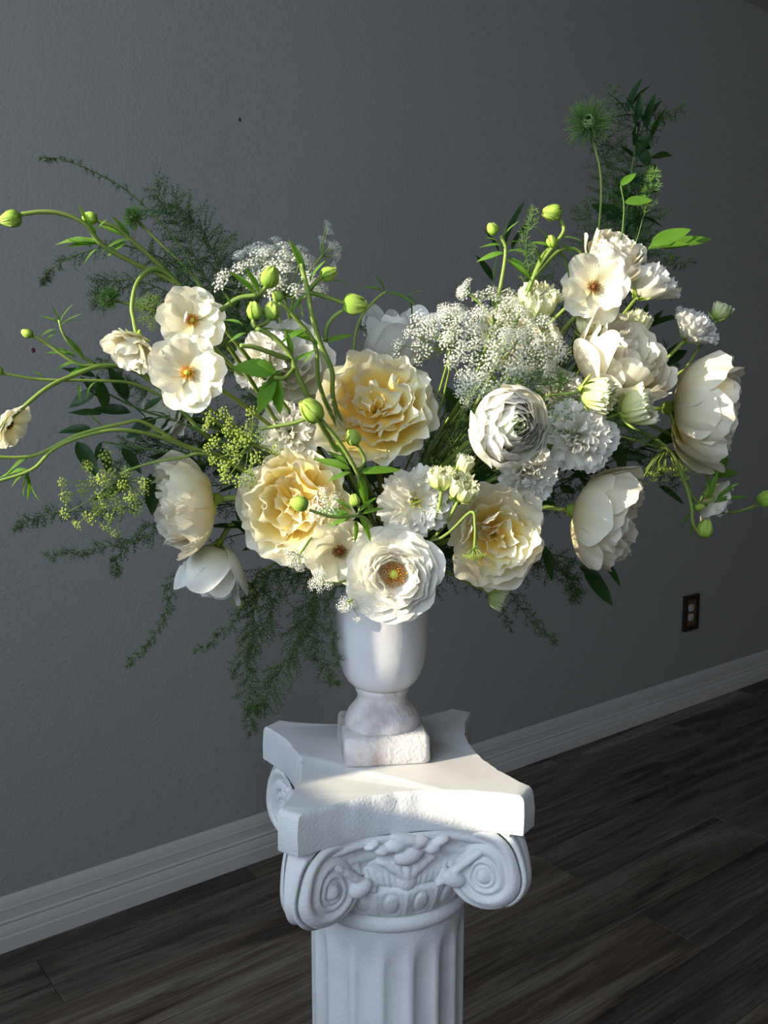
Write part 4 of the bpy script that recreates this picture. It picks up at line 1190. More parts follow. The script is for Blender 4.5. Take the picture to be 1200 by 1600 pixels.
# right group
bud_spray('straight stem with spreading leaf crown left of the right bud stems', [(700, 700, 0.0), (760, 540, -0.03), (780, 457, -0.045), (790, 393, -0.045), (782, 368, -0.045)],
          [(770, 358, -0.045, 9, (-0.6, 0.8, 0.1))],
          [('blade2', 786, 385, -0.045, 165, 36, 0.5), ('blade', 788, 395, -0.045, 190, 46, 0.7), ('blade2', 788, 385, -0.045, 40, 30, 0.5), ('blade2', 785, 375, -0.045, 70, 34, 0.4), ('blade', 795, 402, -0.045, -35, 50, 0.6), ('blade2', 780, 380, -0.045, 140, 30, 0.4), ('blade2', 790, 395, -0.045, 20, 36, 0.5)], 0.0024)
bud_spray('bright green branching stem with a nodding bud over the right side lace', [(720, 680, -0.02), (790, 540, -0.05), (823, 460, -0.065), (840, 420, -0.07), (863, 387, -0.07), (881, 360, -0.07), (873, 338, -0.07)],
          [(863, 332, -0.07, 14, (-0.8, -0.1, 0.3)), (862, 378, -0.07, 9, (-0.3, 0.8, 0.3))],
          [('blade2', 878, 372, -0.07, 10, 30, 0.5), ('blade', 860, 385, -0.07, 160, 32, 0.6), ('blade2', 870, 390, -0.07, -45, 50, 0.5), ('blade', 830, 440, -0.07, 130, 56, 0.6), ('blade2', 858, 380, -0.07, 110, 30, 0.4), ('blade', 845, 420, -0.07, 100, 40, 0.4), ('blade2', 872, 380, -0.07, -20, 34, 0.5)],
          0.0026, branches=[[(835, 432, -0.07), (868, 396, -0.072), (890, 388, -0.073), (906, 394, -0.074), (912, 415, -0.075)], [(823, 455, -0.065), (845, 405, -0.066), (858, 388, -0.066)]])
bud_spray('looping stem at the lower right ending in a bright hanging bud', [(840, 650, -0.02), (960, 660, -0.03), (1038, 696, -0.05), (1067, 747, -0.06), (1080, 788, -0.065), (1083, 818, -0.065), (1096, 838, -0.065)],
          [(1101, 827, -0.065, 13, (0.1, 1, 0.2)), (1092, 792, -0.065, 7, (0.8, 0.2, 0.2))],
          [('blade', 1110, 770, -0.065, 105, 34, 0.5), ('blade', 1108, 780, -0.065, 85, 44, 0.6), ('blade2', 1115, 785, -0.065, 25, 50, 0.6), ('blade', 1120, 780, -0.065, 50, 40, 0.4), ('blade2', 1081, 800, -0.065, 225, 30, 0.4), ('blade2', 1085, 815, -0.065, 240, 24, 0.4), ('broad', 1115, 745, -0.05, 60, 40, 0.6), ('broad', 1120, 745, -0.05, 15, 40, 0.6)],
          0.0024, branches=[[(1067, 740, -0.06), (1085, 780, -0.065), (1105, 786, -0.066), (1115, 775, -0.066)], [(1120, 800, -0.06), (1150, 800, -0.06), (1180, 790, -0.06)]])
bud_spray('small green bud cut off by the right picture edge', [(1080, 780, -0.05), (1130, 798, -0.055), (1165, 797, -0.055), (1185, 790, -0.055)], [(1197, 779, -0.055, 13, (0.7, 0.6, 0.1))], [], 0.0014, vase_in=False)

# ruscus: dark glossy leaves on thin stems
def ruscus(label, main, leaves, rad=0.0015, auto=None, seed=0, kinds=('ruscus', 'ruscus2')):
    root = empty('ruscus_branch', tuple(MOUTH + Vector((0, 0, -0.05))))
    tag(root, label, 'foliage')
    pts = stem_part(root, to_vase(main), rad, rad * 0.5, M['stem_dark'])
    R = random.Random(600 + seed)
    if auto:
        n, l0, l1, t0 = auto
        for k in range(n):
            t = t0 + (1 - t0) * k / (n - 1)
            i = min(len(pts) - 2, int(t * (len(pts) - 1)))
            p, tg = pts[i], (pts[i + 1] - pts[i])
            ang = math.degrees(math.atan2(tg.z, tg.dot(RGT)))
            side = 1 if k % 2 else -1
            add_leaf(root, R.choice(['ruscus', 'ruscus2']), p, ang + side * R.uniform(15, 105) * (1 - 0.5 * t * t) + R.uniform(-25, 25), px(R.uniform(l0 * 0.7, l1 * 1.15), p), R.uniform(-0.2, 0.9), R.uniform(-0.9, 0.9), twist=R.uniform(-1.0, 1.0))
    for (u, v, d, ang, ln, face) in leaves:
        p = pt(u, v, d)
        add_leaf(root, R.choice(kinds), p, ang, px(ln, p), face, R.uniform(-0.1, 0.3))
    return root
ruscus('tall dark leafy branch rising highest at the upper right', [(920, 560, 0.06), (955, 460, 0.07), (975, 360, 0.07), (985, 280, 0.07), (995, 200, 0.07), (985, 160, 0.07)],
       [(982, 175, 0.07, 80, 55, 0.4), (980, 180, 0.07, 120, 40, 0.3), (1010, 190, 0.07, 60, 40, 0.4), (1010, 200, 0.07, 85, 50, 0.4)], auto=(19, 32, 54, 0.60), seed=1)
ruscus('dark leafy branch leaning right of the tall one, upper right corner', [(930, 540, 0.05), (975, 440, 0.06), (1000, 340, 0.06), (1015, 260, 0.06), (1020, 190, 0.06)], [], auto=(17, 32, 54, 0.55), seed=2)
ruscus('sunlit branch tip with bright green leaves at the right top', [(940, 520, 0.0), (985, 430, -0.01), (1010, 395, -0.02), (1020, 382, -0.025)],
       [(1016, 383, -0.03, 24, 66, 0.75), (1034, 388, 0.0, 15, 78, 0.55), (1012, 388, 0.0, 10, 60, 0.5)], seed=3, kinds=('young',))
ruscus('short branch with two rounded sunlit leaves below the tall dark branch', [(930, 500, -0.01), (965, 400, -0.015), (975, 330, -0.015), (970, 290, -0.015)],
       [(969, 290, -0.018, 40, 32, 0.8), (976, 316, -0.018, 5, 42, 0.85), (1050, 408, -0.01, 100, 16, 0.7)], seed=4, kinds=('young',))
ruscus('dark branch standing left of the right side bud stems', [(740, 560, 0.06), (765, 480, 0.08), (775, 410, 0.08), (795, 340, 0.08)],
       [(790, 380, 0.08, 72, 66, 0.3), (780, 400, 0.08, 110, 50, 0.3), (800, 390, 0.08, 65, 50, 0.3), (770, 440, 0.08, 120, 50, 0.5), (770, 450, 0.08, 215, 40, 0.7), (775, 460, 0.08, 0, 45, 0.6), (765, 480, 0.08, 60, 40, 0.5)], seed=5)
ruscus('dark glossy branch reaching left below the butterfly ranunculus', [(360, 700, 0.05), (280, 660, 0.05), (220, 640, 0.05), (160, 610, 0.045), (140, 590, 0.045)],
       [(152, 610, 0.03, 208, 54, 0.85), (205, 645, 0.03, 168, 64, 0.7), (160, 648, 0.03, 172, 54, 0.4), (145, 672, 0.03, 175, 60, 0.6), (200, 625, 0.03, 115, 60, 0.6), (165, 640, 0.03, 95, 56, 0.5), (160, 625, 0.03, 125, 50, 0.6), (225, 640, 0.04, 35, 36, 0.7), (150, 590, 0.04, 160, 56, 0.4)], seed=6)
ruscus('dark drooping leaves below the pale sweeping stems at the left', [(360, 720, 0.05), (290, 710, 0.06), (220, 700, 0.06), (160, 690, 0.06)],
       [(120, 690, 0.05, -55, 66, 0.7), (160, 690, 0.05, 245, 40, 0.6), (160, 700, 0.05, -70, 44, 0.6), (205, 760, 0.06, 195, 70, 0.5), (235, 740, 0.06, -85, 66, 0.6), (190, 700, 0.06, -50, 50, 0.6), (260, 740, 0.06, -100, 60, 0.5)], seed=7)
ruscus('dark leaves hanging under the lower right side-view rose', [(720, 850, 0.0), (820, 860, 0.02), (880, 870, 0.02), (915, 885, 0.01)],
       [(905, 885, 0.0, -25, 40, 0.85), (912, 890, 0.0, -48, 72, 0.7), (935, 872, 0.01, -42, 56, 0.6), (845, 850, 0.0, -65, 62, 0.7), (970, 780, 0.02, -80, 50, 0.5)], seed=8)
ruscus('dark leaves filling the gap left of the side-view rose', [(700, 820, 0.02), (800, 760, 0.03), (900, 720, 0.03), (980, 700, 0.03)], [(960, 690, 0.0, -70, 60, 0.7), (900, 730, 0.02, 160, 60, 0.5), (870, 730, 0.02, 20, 60, 0.5), (1050, 470, 0.03, 150, 60, 0.4), (1030, 760, 0.03, -30, 50, 0.5)], auto=(14, 40, 60, 0.5), seed=9)

ruscus('dark filler leaves deep between the two yellow roses', [(560, 860, 0.0), (520, 760, 0.01), (490, 690, 0.02), (470, 620, 0.03)], [], auto=(22, 40, 66, 0.25), seed=10)
ruscus('dark filler leaves deep right of the central yellow rose', [(640, 860, 0.0), (690, 770, 0.01), (720, 690, 0.02), (730, 620, 0.03)], [], auto=(22, 40, 66, 0.25), seed=11)
ruscus('dark filler leaves behind the cream rosette rose', [(660, 870, 0.0), (770, 800, 0.02), (850, 770, 0.03), (910, 740, 0.03)], [], auto=(24, 40, 66, 0.3), seed=12)
ruscus('dark filler leaves behind the upper right roses', [(740, 740, 0.0), (850, 640, 0.02), (950, 560, 0.03), (1030, 500, 0.03)], [], auto=(26, 40, 66, 0.3), seed=13)
ruscus('dark filler leaves behind the left cream rose', [(540, 850, 0.02), (430, 780, 0.05), (340, 730, 0.07), (260, 720, 0.07)], [], auto=(24, 40, 66, 0.3), seed=14)
ruscus('dark filler leaves below the lower yellow rose', [(570, 880, 0.02), (480, 860, 0.03), (420, 850, 0.05), (370, 820, 0.05)], [], auto=(18, 36, 56, 0.3), seed=15)
ruscus('dark leaves between the side-view rose and the far right rose', [(740, 770, 0.0), (880, 750, 0.02), (980, 710, 0.03), (1050, 680, 0.03)], [], auto=(20, 40, 62, 0.4), seed=16)
ruscus('dark leaves in the hollow left of the far right rose, above the lime buds', [(800, 690, 0.0), (920, 640, 0.01), (1010, 590, 0.02), (1045, 545, 0.02)], [], auto=(20, 36, 58, 0.45), seed=17)
ruscus('dark leaves below the lowest of the three left butterfly ranunculus', [(480, 770, 0.03), (370, 690, 0.06), (290, 650, 0.06), (215, 660, 0.06)], [], auto=(22, 40, 60, 0.4), seed=18)
ruscus('dark leaves behind the left bud stems and the white rose there', [(560, 740, 0.04), (470, 600, 0.07), (400, 520, 0.08), (350, 470, 0.08)], [], auto=(20, 36, 56, 0.35), seed=19)

# asparagus fern: needle sprays
def fern(label, main, spread=34, dens=1.0, mat='fern', seed=0, t0=0.35, rad=0.0011, bl=1.0, droop=0.0, needle=12.5, from_vase=True):
    """main path in photo points; spread = length of side branchlets in photo pixels."""
    R = random.Random(700 + seed)
    root = empty('asparagus_fern', tuple(MOUTH + Vector((0, 0, -0.05))))
    tag(root, label, 'foliage')
    pth = to_vase(main) if from_vase else [pt(*q) for q in main]
    pts = stem_part(root, pth, rad, rad * 0.35, M['stem_dark'], 8, sides=4)
    b = MB()
    tw = MB()
    p_end = pts[-1]
    unit = px(1, p_end)
    L = len(pts)
    def needles(p, tg, n, ln):
        for _ in range(n):
            o = Vector((R.gauss(0, 1), R.gauss(0, 1), R.gauss(0, 1)))
            o = (o - tg * o.dot(tg))
            if o.length < 1e-3: continue
            dr = (o.normalized() * 0.8 + tg * R.uniform(0.3, 0.9)).normalized()
            e = p + dr * ln * R.uniform(0.7, 1.2)
            s = dr.orthogonal().normalized() * unit * 0.62
            s2 = dr.cross(s)
            i = len(b.v)
            b.v += [p + s, p - s * 0.5 + s2 * 0.87, p - s * 0.5 - s2 * 0.87, e]
            b.uv += [(0.2, 0), (0.5, 0), (0.8, 0), (0.5, 1)]
            b.f += [(i, i + 1, i + 3), (i + 1, i + 2, i + 3), (i + 2, i, i + 3)]
    i0 = int(t0 * L)
    nb = max(3, int((L - i0) * 1.25 * dens))
    for k in range(nb):
        t = k / nb
        fi = i0 + t * (L - 1 - i0)
        i = min(L - 2, int(fi)); fr = fi - i
        p = pts[i].lerp(pts[i + 1], fr)
        tg = (pts[i + 1] - pts[i]).normalized()
        bln = spread * unit * R.uniform(0.55, 1.1) * (1 - 0.72 * t ** 1.5) * bl
        o = Vector((R.gauss(0, 1), R.gauss(0, 1), R.gauss(0, 1)))
        o = (o - tg * o.dot(tg)).normalized()
        o = (o - FWD * o.dot(FWD) * 0.5).normalized()
        dr = (tg * R.uniform(0.25, 1.0) + o * 0.95 - UP * droop * R.uniform(0, 1.4)).normalized()
        m = max(3, int(bln / (unit * 5.0)))
        q = p.copy()
        prev = p.copy()
        line = [p.copy()]
        for s_ in range(m):
            dr = (dr + Vector((R.gauss(0, 0.08), R.gauss(0, 0.08), R.gauss(0, 0.08))) - UP * 0.03).normalized()
            q = q + dr * (bln / m)
            line.append(q.copy())
            needles(q, dr, 3, unit * needle * (1 - 0.45 * s_ / m))
        tw.tube([l - root.location for l in line], unit * 0.5, unit * 0.3, 3, cap=False)
    for i in range(i0, L - 1):
        if R.random() < 0.8:
            needles(pts[i], (pts[i + 1] - pts[i]).normalized(), 3, unit * needle * 0.8)
    for v_ in b.v: v_ -= root.location
    o = b.build('needles', M[mat], root, smooth=False)
    o['kind'] = 'stuff'
    tw.build('twigs', M['stem_dark'], root)
    return root

# left, behind
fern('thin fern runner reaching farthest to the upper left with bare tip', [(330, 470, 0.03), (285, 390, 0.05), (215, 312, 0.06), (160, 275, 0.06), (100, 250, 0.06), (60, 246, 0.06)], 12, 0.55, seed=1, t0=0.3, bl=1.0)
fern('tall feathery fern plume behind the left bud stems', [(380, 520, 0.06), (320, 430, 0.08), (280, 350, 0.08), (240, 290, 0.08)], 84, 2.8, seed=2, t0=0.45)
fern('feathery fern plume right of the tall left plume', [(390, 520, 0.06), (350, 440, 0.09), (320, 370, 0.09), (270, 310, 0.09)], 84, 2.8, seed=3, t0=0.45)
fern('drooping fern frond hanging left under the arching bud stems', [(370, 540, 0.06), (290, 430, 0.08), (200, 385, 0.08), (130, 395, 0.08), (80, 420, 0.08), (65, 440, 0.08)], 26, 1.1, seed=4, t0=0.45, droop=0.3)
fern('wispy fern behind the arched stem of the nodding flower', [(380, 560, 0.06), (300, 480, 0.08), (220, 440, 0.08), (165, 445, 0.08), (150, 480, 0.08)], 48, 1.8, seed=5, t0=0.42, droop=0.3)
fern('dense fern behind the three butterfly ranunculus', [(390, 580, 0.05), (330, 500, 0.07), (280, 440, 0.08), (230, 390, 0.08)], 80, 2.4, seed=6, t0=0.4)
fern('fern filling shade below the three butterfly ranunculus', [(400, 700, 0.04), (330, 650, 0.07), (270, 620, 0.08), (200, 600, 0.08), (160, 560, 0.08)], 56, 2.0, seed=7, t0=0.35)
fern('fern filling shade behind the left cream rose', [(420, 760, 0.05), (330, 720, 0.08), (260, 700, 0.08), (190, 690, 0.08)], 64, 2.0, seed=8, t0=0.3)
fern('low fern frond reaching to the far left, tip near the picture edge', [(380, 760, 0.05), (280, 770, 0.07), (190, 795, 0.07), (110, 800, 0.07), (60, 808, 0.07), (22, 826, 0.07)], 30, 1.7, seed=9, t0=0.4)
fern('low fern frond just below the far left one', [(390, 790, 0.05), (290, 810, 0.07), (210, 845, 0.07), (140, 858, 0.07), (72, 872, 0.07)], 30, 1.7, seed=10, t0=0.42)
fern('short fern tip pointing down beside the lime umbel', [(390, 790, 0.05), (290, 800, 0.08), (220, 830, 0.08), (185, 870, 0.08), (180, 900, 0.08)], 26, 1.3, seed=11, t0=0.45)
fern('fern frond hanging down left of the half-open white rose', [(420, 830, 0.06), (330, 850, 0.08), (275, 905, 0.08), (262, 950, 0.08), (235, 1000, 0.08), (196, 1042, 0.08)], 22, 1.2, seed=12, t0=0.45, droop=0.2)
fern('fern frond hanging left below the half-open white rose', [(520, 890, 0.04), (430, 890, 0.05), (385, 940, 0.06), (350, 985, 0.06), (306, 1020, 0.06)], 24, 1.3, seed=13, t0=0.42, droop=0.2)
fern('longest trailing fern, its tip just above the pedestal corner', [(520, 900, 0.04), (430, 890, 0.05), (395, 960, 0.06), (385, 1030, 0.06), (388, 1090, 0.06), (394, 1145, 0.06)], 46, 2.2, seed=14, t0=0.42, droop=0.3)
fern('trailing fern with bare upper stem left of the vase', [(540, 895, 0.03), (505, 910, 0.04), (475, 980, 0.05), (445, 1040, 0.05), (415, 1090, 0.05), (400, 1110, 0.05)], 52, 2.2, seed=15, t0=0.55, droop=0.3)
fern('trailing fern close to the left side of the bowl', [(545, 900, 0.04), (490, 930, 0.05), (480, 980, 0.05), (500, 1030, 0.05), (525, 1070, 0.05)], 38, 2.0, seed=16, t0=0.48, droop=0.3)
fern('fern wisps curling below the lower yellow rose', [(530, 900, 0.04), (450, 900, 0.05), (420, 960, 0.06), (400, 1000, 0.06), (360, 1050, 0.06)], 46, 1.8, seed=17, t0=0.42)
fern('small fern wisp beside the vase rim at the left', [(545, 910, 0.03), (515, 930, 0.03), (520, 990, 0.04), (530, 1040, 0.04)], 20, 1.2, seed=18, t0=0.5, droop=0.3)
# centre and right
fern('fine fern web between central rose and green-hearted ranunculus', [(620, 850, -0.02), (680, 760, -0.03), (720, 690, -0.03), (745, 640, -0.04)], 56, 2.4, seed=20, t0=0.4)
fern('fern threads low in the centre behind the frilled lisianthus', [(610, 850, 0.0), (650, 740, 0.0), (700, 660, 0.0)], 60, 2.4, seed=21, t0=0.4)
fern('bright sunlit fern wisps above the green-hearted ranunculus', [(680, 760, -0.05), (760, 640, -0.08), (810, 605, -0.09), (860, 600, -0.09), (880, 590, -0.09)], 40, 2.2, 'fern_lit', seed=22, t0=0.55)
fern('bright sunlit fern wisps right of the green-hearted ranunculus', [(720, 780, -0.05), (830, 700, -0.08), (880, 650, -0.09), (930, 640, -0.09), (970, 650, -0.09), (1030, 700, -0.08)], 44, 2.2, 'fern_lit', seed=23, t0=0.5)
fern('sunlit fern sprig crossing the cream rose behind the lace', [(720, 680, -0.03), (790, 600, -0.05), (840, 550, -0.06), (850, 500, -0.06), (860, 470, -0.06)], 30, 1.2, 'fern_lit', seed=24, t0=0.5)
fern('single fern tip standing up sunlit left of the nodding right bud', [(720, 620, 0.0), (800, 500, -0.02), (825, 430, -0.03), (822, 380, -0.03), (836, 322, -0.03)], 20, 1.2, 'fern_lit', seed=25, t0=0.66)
fern('dark fern behind the right bud stems', [(740, 600, 0.05), (810, 500, 0.07), (840, 440, 0.08), (870, 380, 0.08)], 60, 2.0, seed=26, t0=0.4)
fern('fern plume behind the topmost cream rose', [(860, 560, 0.05), (910, 460, 0.08), (935, 380, 0.08), (905, 320, 0.08)], 66, 2.2, seed=27, t0=0.5)
fern('tall dark fern plume at the upper right, left of the leafy branch', [(890, 560, 0.06), (945, 440, 0.09), (955, 330, 0.09), (965, 230, 0.09), (958, 135, 0.09)], 52, 2.2, seed=28, t0=0.5)
fern('dark fern spreading right at the very top of the leafy branch', [(900, 540, 0.06), (970, 400, 0.08), (990, 280, 0.08), (1010, 190, 0.08), (1065, 168, 0.08)], 50, 2.2, seed=29, t0=0.5)
fern('fern wisps in shade left of the tall branch foot', [(880, 560, 0.06), (945, 420, 0.08), (965, 350, 0.08), (990, 300, 0.07), (1020, 275, 0.06)], 60, 2.2, seed=30, t0=0.5)
fern('fern sprig with sparse needles pointing right beside the frilled side-view bloom', [(940, 540, 0.03), (1000, 460, 0.04), (1030, 420, 0.05), (1085, 408, 0.05)], 26, 1.0, seed=31, t0=0.55)
fern('dark fern in the gap left of the far right rose', [(900, 680, 0.02), (960, 620, 0.03), (1010, 590, 0.04), (1060, 560, 0.04)], 46, 1.5, seed=32, t0=0.4)
fern('dark fern behind the frilly white lisianthus on the right', [(760, 780, 0.0), (850, 700, 0.0), (930, 690, 0.0), (1000, 690, 0.01)], 44, 1.5, seed=33, t0=0.35)
fern('fern under the cream rosette rose, tip drooping right', [(680, 880, 0.0), (760, 900, 0.02), (800, 930, 0.02), (830, 970, 0.02), (875, 1003, 0.02)], 26, 1.1, seed=34, t0=0.5, droop=0.2)
fern('short fern tip hanging below the sage frilled bud', [(680, 880, 0.0), (740, 910, 0.03), (770, 930, 0.03), (800, 985, 0.03)], 18, 1.2, seed=35, t0=0.6, droop=0.3)
fern('fern wisp under the dark leaves at the lower right', [(700, 860, 0.0), (830, 870, 0.02), (880, 880, 0.02), (895, 910, 0.02), (900, 940, 0.02)], 30, 1.2, seed=36, t0=0.55, droop=0.2)
fern('dense fern mat at the base of the left blooms', [(540, 860, 0.02), (470, 740, 0.03), (420, 650, 0.04), (380, 600, 0.05)], 70, 2.4, seed=37, t0=0.3)
fern('dense dark fern mat at the base of the right blooms', [(640, 880, 0.02), (720, 800, 0.03), (800, 700, 0.04), (880, 620, 0.05)], 70, 2.4, seed=38, t0=0.3)
fern('dark fern behind the back white rose', [(600, 760, 0.08), (580, 620, 0.12), (590, 540, 0.13), (570, 500, 0.13)], 44, 1.2, seed=39, t0=0.5)

fern('dark fern fluff low around the leafy branch at the upper right', [(900, 560, 0.05), (970, 440, 0.07), (1000, 380, 0.06), (1010, 330, 0.06), (1000, 290, 0.06)], 62, 2.4, seed=40, t0=0.5)
fern('fern fluff around the bristly seed head', [(890, 560, 0.06), (940, 400, 0.09), (950, 300, 0.09), (940, 230, 0.09), (915, 180, 0.09)], 40, 2.0, seed=41, t0=0.62)
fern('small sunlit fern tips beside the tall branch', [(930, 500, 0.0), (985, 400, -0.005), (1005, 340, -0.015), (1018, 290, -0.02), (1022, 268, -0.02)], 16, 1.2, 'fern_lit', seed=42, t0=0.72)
fern('dark fern filling the gap right of the cream rosette rose', [(680, 870, 0.0), (790, 800, 0.02), (870, 775, 0.02), (950, 735, 0.02)], 60, 2.4, seed=43, t0=0.35)
fern('dark fern under the far right rose', [(860, 700, 0.01), (960, 690, 0.02), (1020, 720, 0.02), (1060, 760, 0.02)], 44, 2.0, seed=44, t0=0.4)
fern('dark fern in the shade left of the left cream rose', [(420, 760, 0.05), (310, 690, 0.08), (230, 700, 0.08), (180, 740, 0.08)], 60, 2.4, seed=45, t0=0.35)
fern('dark fern below the lower right leaves, spreading wide', [(700, 870, 0.02), (820, 880, 0.03), (880, 895, 0.03), (905, 930, 0.03)], 44, 2.0, seed=46, t0=0.45, droop=0.2)
fern('dark fern behind the white rose among the left bud stems', [(540, 740, 0.05), (460, 600, 0.08), (400, 500, 0.09), (360, 430, 0.09)], 66, 2.2, seed=47, t0=0.35)

# umbels: lace flowers
_umb = {}
def cluster_mesh(kind, variant):
    key = (kind, variant)
    if key in _umb: return _umb[key]
    R = random.Random(variant + 5)
    b = MB()
    n = 26 if kind == 'lace' else 15
    for k in range(n):
        a = 2.399 * k; q = math.sqrt((k + 0.5) / n)
        top = Vector((q * math.cos(a), q * math.sin(a), 0.55 - 0.42 * q * q)) + Vector((R.gauss(0, 0.06), R.gauss(0, 0.06), R.gauss(0, 0.06)))
        b.tube([Vector((0, 0, -0.45)), top * 0.98], 0.012, 0.012, 3, cap=False)
        nr = Vector((top.x * 0.8, top.y * 0.8, 0.8)).normalized()
        fr = frame(nr, R.uniform(0, 6))
        s = R.uniform(0.13, 0.19) if kind == 'lace' else R.uniform(0.20, 0.28)
        i = len(b.v)
        b.v.append(top + nr * 0.02); b.uv.append((0.5, 0.3))
        for j in range(10):
            aj = j * math.pi / 5
            rr = s if j % 2 == 0 else s * 0.45
            b.v.append(top + fr.to_3x3() @ Vector((rr * math.cos(aj), rr * math.sin(aj), 0.05 if j % 2 == 0 else 0.0))); b.uv.append((0.5, 1.0 if j % 2 == 0 else 0.6))
        for j in range(10):
            b.f.append((i, i + 1 + j, i + 1 + (j + 1) % 10))
        if kind != 'lace': b.ball(top + nr * 0.03, s * 0.55, s * 0.55, s * 0.5, 5, 4)
    _umb[key] = make_mesh('floret_cluster', b.v, b.f, M['lace' if kind == 'lace' else 'lace_green'], True, b.uv)
    return _umb[key]

def umbel(label, u, v, d, rpx, axis, n=16, cpx=15, kind='lace', path=None, seed=0, dome=0.45, name='lace_flower', extra=(), bracts=True):
    R = random.Random(800 + seed)
    c = pt(u, v, d); ax = vd(*axis)
    rad = px(rpx, c); cs = px(cpx, c)
    root = empty(name, tuple(MOUTH + Vector((0, 0, -0.05))))
    tag(root, label, 'lace flower')
    node = c - ax * rad * 0.75
    fr = frame(ax, R.uniform(0, 6)).to_3x3()
    rays = MB()
    ends = []
    for k in range(n):
        a = 2.399 * k; q = math.sqrt((k + 0.3) / n)
        e = node + fr @ Vector((rad * q * math.cos(a), rad * q * math.sin(a), rad * (0.75 + dome * (0.5 - q * q)))) + Vector((R.gauss(0, 1), R.gauss(0, 1), R.gauss(0, 1))) * rad * 0.07
        ends.append(e)
    for (eu, ev) in extra: ends.append(pt(eu, ev, d))
    for k, e in enumerate(ends):
        dr = (e - node).normalized()
        nrm = (dr * 0.5 + ax * 0.7).normalized()
        s = cs * R.uniform(0.75, 1.15)
        base = e - nrm * s * 0.45
        mid = node.lerp(base, 0.5) + (ax - dr * ax.dot(dr)) * -rad * 0.10
        rays.tube([p - root.location for p in spline([node, mid, base], 3)], px(1.0, c), px(0.75, c), 4, cap=False)
        place('floret_cluster', cluster_mesh(kind, k % 3), root, Matrix.Translation(e - root.location) @ frame(nrm, R.uniform(0, 6)) @ Matrix.Diagonal((s, s, s, 1)))
    if bracts:
        for k in range(8):
            a = k * 0.785
            e = node + fr @ Vector((rad * 0.45 * math.cos(a), rad * 0.45 * math.sin(a), rad * R.uniform(-0.25, 0.15)))
            rays.tube([node - root.location, node.lerp(e, 0.5) - root.location, e - root.location], px(0.8, c), px(0.3, c), 3, cap=False)
    rays.build('rays', M['stem'], root)
    if path: stem_part(root, to_vase(path) + [node], 0.0014, 0.0011, M['stem'])
    else: flower_stem(root, node, ax, 0.0014, M['stem'], rnd=R)
    return root

umbel('white lace flower rising behind the green bud stems at the upper left', 440, 425, 0.0, 62, (0.0, 0.65, 0.6), 24, 15, seed=1, extra=[(375, 420), (350, 432), (345, 445), (395, 440), (500, 450), (480, 460)])
umbel('white lace flower with stray florets standing above the left bud stems', 415, 395, 0.02, 46, (-0.1, 0.85, 0.3), 14, 13, seed=2, extra=[(470, 392), (484, 405), (430, 376)])
umbel('sprig of white lace on thin stalks at the very top of the left group', 516, 390, 0.03, 20, (0.75, 0.5, 0.1), 4, 10, seed=3, extra=[(511, 350), (513, 362), (525, 385), (528, 398), (520, 415)], bracts=False)
umbel('lace flower left of the big lace cluster, before the back white rose', 695, 520, -0.07, 52, (-0.2, 0.5, 0.8), 18, 13, seed=4, extra=[(655, 498), (640, 520), (620, 538), (618, 560), (650, 565), (725, 610)])
umbel('upper lace flower of the big cluster at right of centre', 790, 490, -0.06, 60, (0.1, 0.6, 0.7), 26, 15, seed=5)
umbel('middle lace flower of the big cluster, above the green-hearted ranunculus', 765, 550, -0.09, 62, (0.05, 0.25, 0.95), 28, 15, seed=6)
umbel('right lace flower of the big cluster, over the half hidden cream rose', 838, 545, -0.085, 52, (0.25, 0.3, 0.9), 22, 14, seed=7)
umbel('single lace head seen edge-on above the big cluster', 724, 455, -0.04, 14, (-0.8, 0.3, 0.3), 6, 10, seed=8, bracts=False)
umbel('lace flower tucked low beside the green-hearted ranunculus', 735, 605, -0.11, 26, (0.0, 0.1, 1), 9, 13, seed=9, bracts=False)
umbel('lace flower at the upper edge of the big cluster beside the left lace', 706, 492, -0.075, 24, (-0.1, 0.6, 0.7), 9, 13, seed=10, bracts=False)
umbel('small lace sprig hanging under the lower yellow rose', 463, 877, -0.10, 18, (-0.2, -0.5, 0.8), 8, 11, seed=11, bracts=False)
umbel('small flat lace sprig at the left rim of the vase', 500, 908, -0.12, 18, (-0.3, 0.3, 0.8), 7, 10, seed=12, bracts=False)
umbel('tiny lace sprig on the bowl left of the round ranunculus', 540, 945, -0.125, 12, (-0.4, -0.2, 0.8), 4, 10, seed=13, bracts=False, extra=[(560, 967)])
umbel('lace sprig lying over the right side of the lower yellow rose', 510, 790, -0.11, 26, (0.1, 0.3, 0.9), 9, 13, seed=14, bracts=False)
umbel('lime green umbel over the left side between the two yellow roses', 372, 690, -0.08, 58, (-0.25, 0.1, 0.9), 19, 11, 'green', seed=15, name='lime_umbel', extra=[(330, 655), (325, 700), (375, 750), (392, 752), (350, 735)])
umbel('lime green umbel hanging at the far left over the low ferns', 172, 765, 0.0, 56, (-0.3, -0.2, 0.8), 20, 12, 'green', seed=16, name='lime_umbel', path=[(340, 716, -0.01), (280, 716, -0.01), (230, 725, 0.0), (190, 740, 0.01)], extra=[(103, 802), (122, 818), (143, 808), (100, 755), (105, 776), (166, 822), (180, 832), (225, 765), (212, 780)])
umbel('green umbel seen from below with drooping rays at the lower right', 1045, 735, -0.03, 46, (0.15, -0.85, -0.1), 30, 8, 'green', seed=17, name='lime_umbel', path=[(880, 680, 0.0), (960, 680, -0.01), (1015, 695, -0.02)], dome=-0.2)
umbel('tiny green umbel hanging over the cream rosette rose', 742, 868, -0.185, 15, (0.05, -0.9, 0.2), 9, 7, 'green', seed=18, name='lime_umbel', path=[(690, 840, -0.14), (735, 800, -0.175), (742, 820, -0.185), (742, 845, -0.185)])
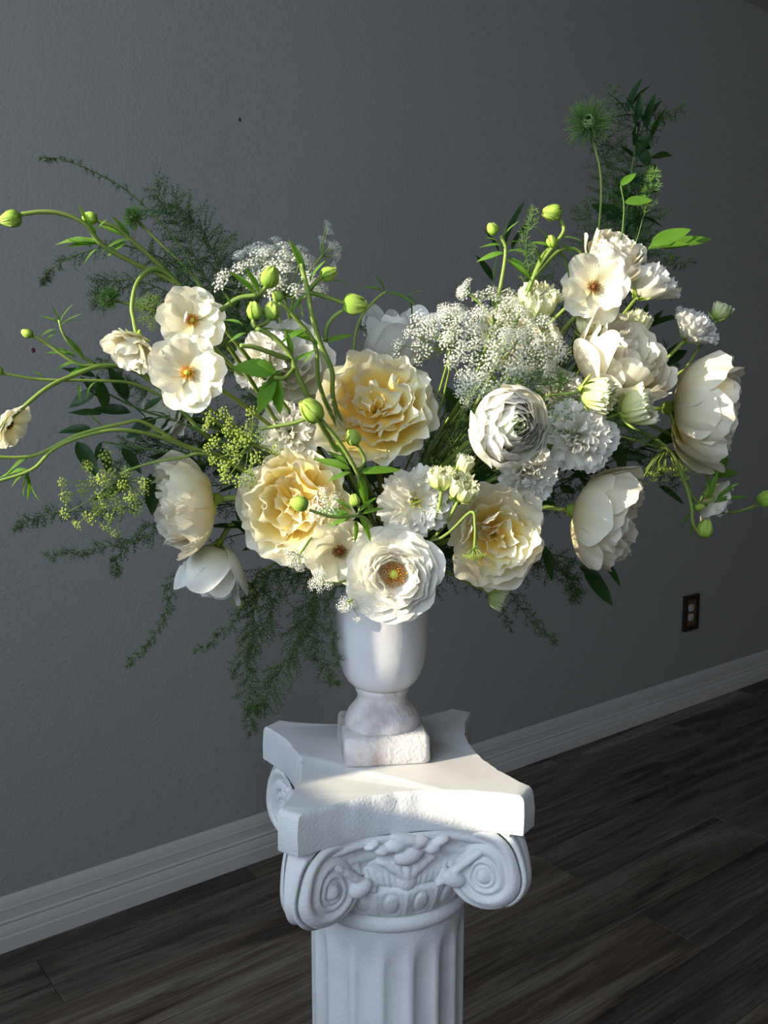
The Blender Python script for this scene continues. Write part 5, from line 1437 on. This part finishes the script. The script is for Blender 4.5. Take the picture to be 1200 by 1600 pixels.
umbel('small shaded green umbel behind the trailing fern left of the vase', 395, 935, 0.07, 34, (0.1, -0.5, 0.6), 14, 8, 'green', seed=19, name='lime_umbel')
umbel('small shaded green umbel behind the nodding butterfly ranunculus', 232, 482, 0.06, 26, (-0.2, 0.1, 0.9), 14, 9, 'green', seed=20, name='lime_umbel')

# bristly seed head at the top right and curled shaded ones at the left
def bristle_head(label, u, v, d, rpx, axis, path, seed):
    R = random.Random(900 + seed)
    c = pt(u, v, d); ax = vd(*axis); rad = px(rpx, c)
    root = empty('bristle_flower', tuple(MOUTH + Vector((0, 0, -0.05))))
    tag(root, label, 'flower')
    b = MB()
    fr = frame(ax).to_3x3()
    for k in range(340):
        a = R.uniform(0, 6.28); el = R.uniform(-0.3, 1.3)
        dr = fr @ Vector((math.cos(a) * math.cos(el), math.sin(a) * math.cos(el), math.sin(el)))
        e = c + dr * rad * R.uniform(0.7, 1.1)
        mid = c + dr * rad * 0.5 + Vector((R.gauss(0, 1), R.gauss(0, 1), R.gauss(0, 1))) * rad * 0.06
        b.tube([c - root.location, mid - root.location, e - root.location], px(0.7, c), px(0.3, c), 3, cap=False)
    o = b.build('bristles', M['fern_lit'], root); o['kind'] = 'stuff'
    MH = Matrix.Translation(c - root.location) @ frame(ax) @ Matrix.Diagonal((rad * 0.42, rad * 0.42, rad * 0.42, 1))
    for k in range(9):
        me = petal_mesh('curl', [(0.1, 0.0), (0.7, 0.1), (0.8, 0.9), (0.2, 1.2)], 0.22, M['p_sage'], seed=k % 2, nu=4, nv=6, ruf=0.02)
        place('petal', me, root, MH @ Matrix.Rotation(k * 0.698, 4, 'Z'))
    stem_part(root, to_vase(path) + [c], 0.0016, 0.0013, M['stem'])
bristle_head('bristly green seed head in shade at the upper right', 921, 196, 0.07, 42, (-0.3, 0.3, 0.9), [(880, 560, 0.05), (925, 420, 0.06), (938, 330, 0.07), (938, 270, 0.07), (928, 225, 0.07)], 1)
bristle_head('bristly green seed head in shade at the upper left within the fern', 212, 342, 0.07, 22, (-0.3, 0.3, 0.9), [(360, 520, 0.06), (300, 430, 0.07), (250, 380, 0.07)], 2)
bristle_head('bristly green seed head in shade left of the arched flower stem', 172, 468, 0.07, 20, (-0.3, 0.3, 0.9), [(370, 560, 0.06), (280, 500, 0.07), (220, 480, 0.07)], 3)
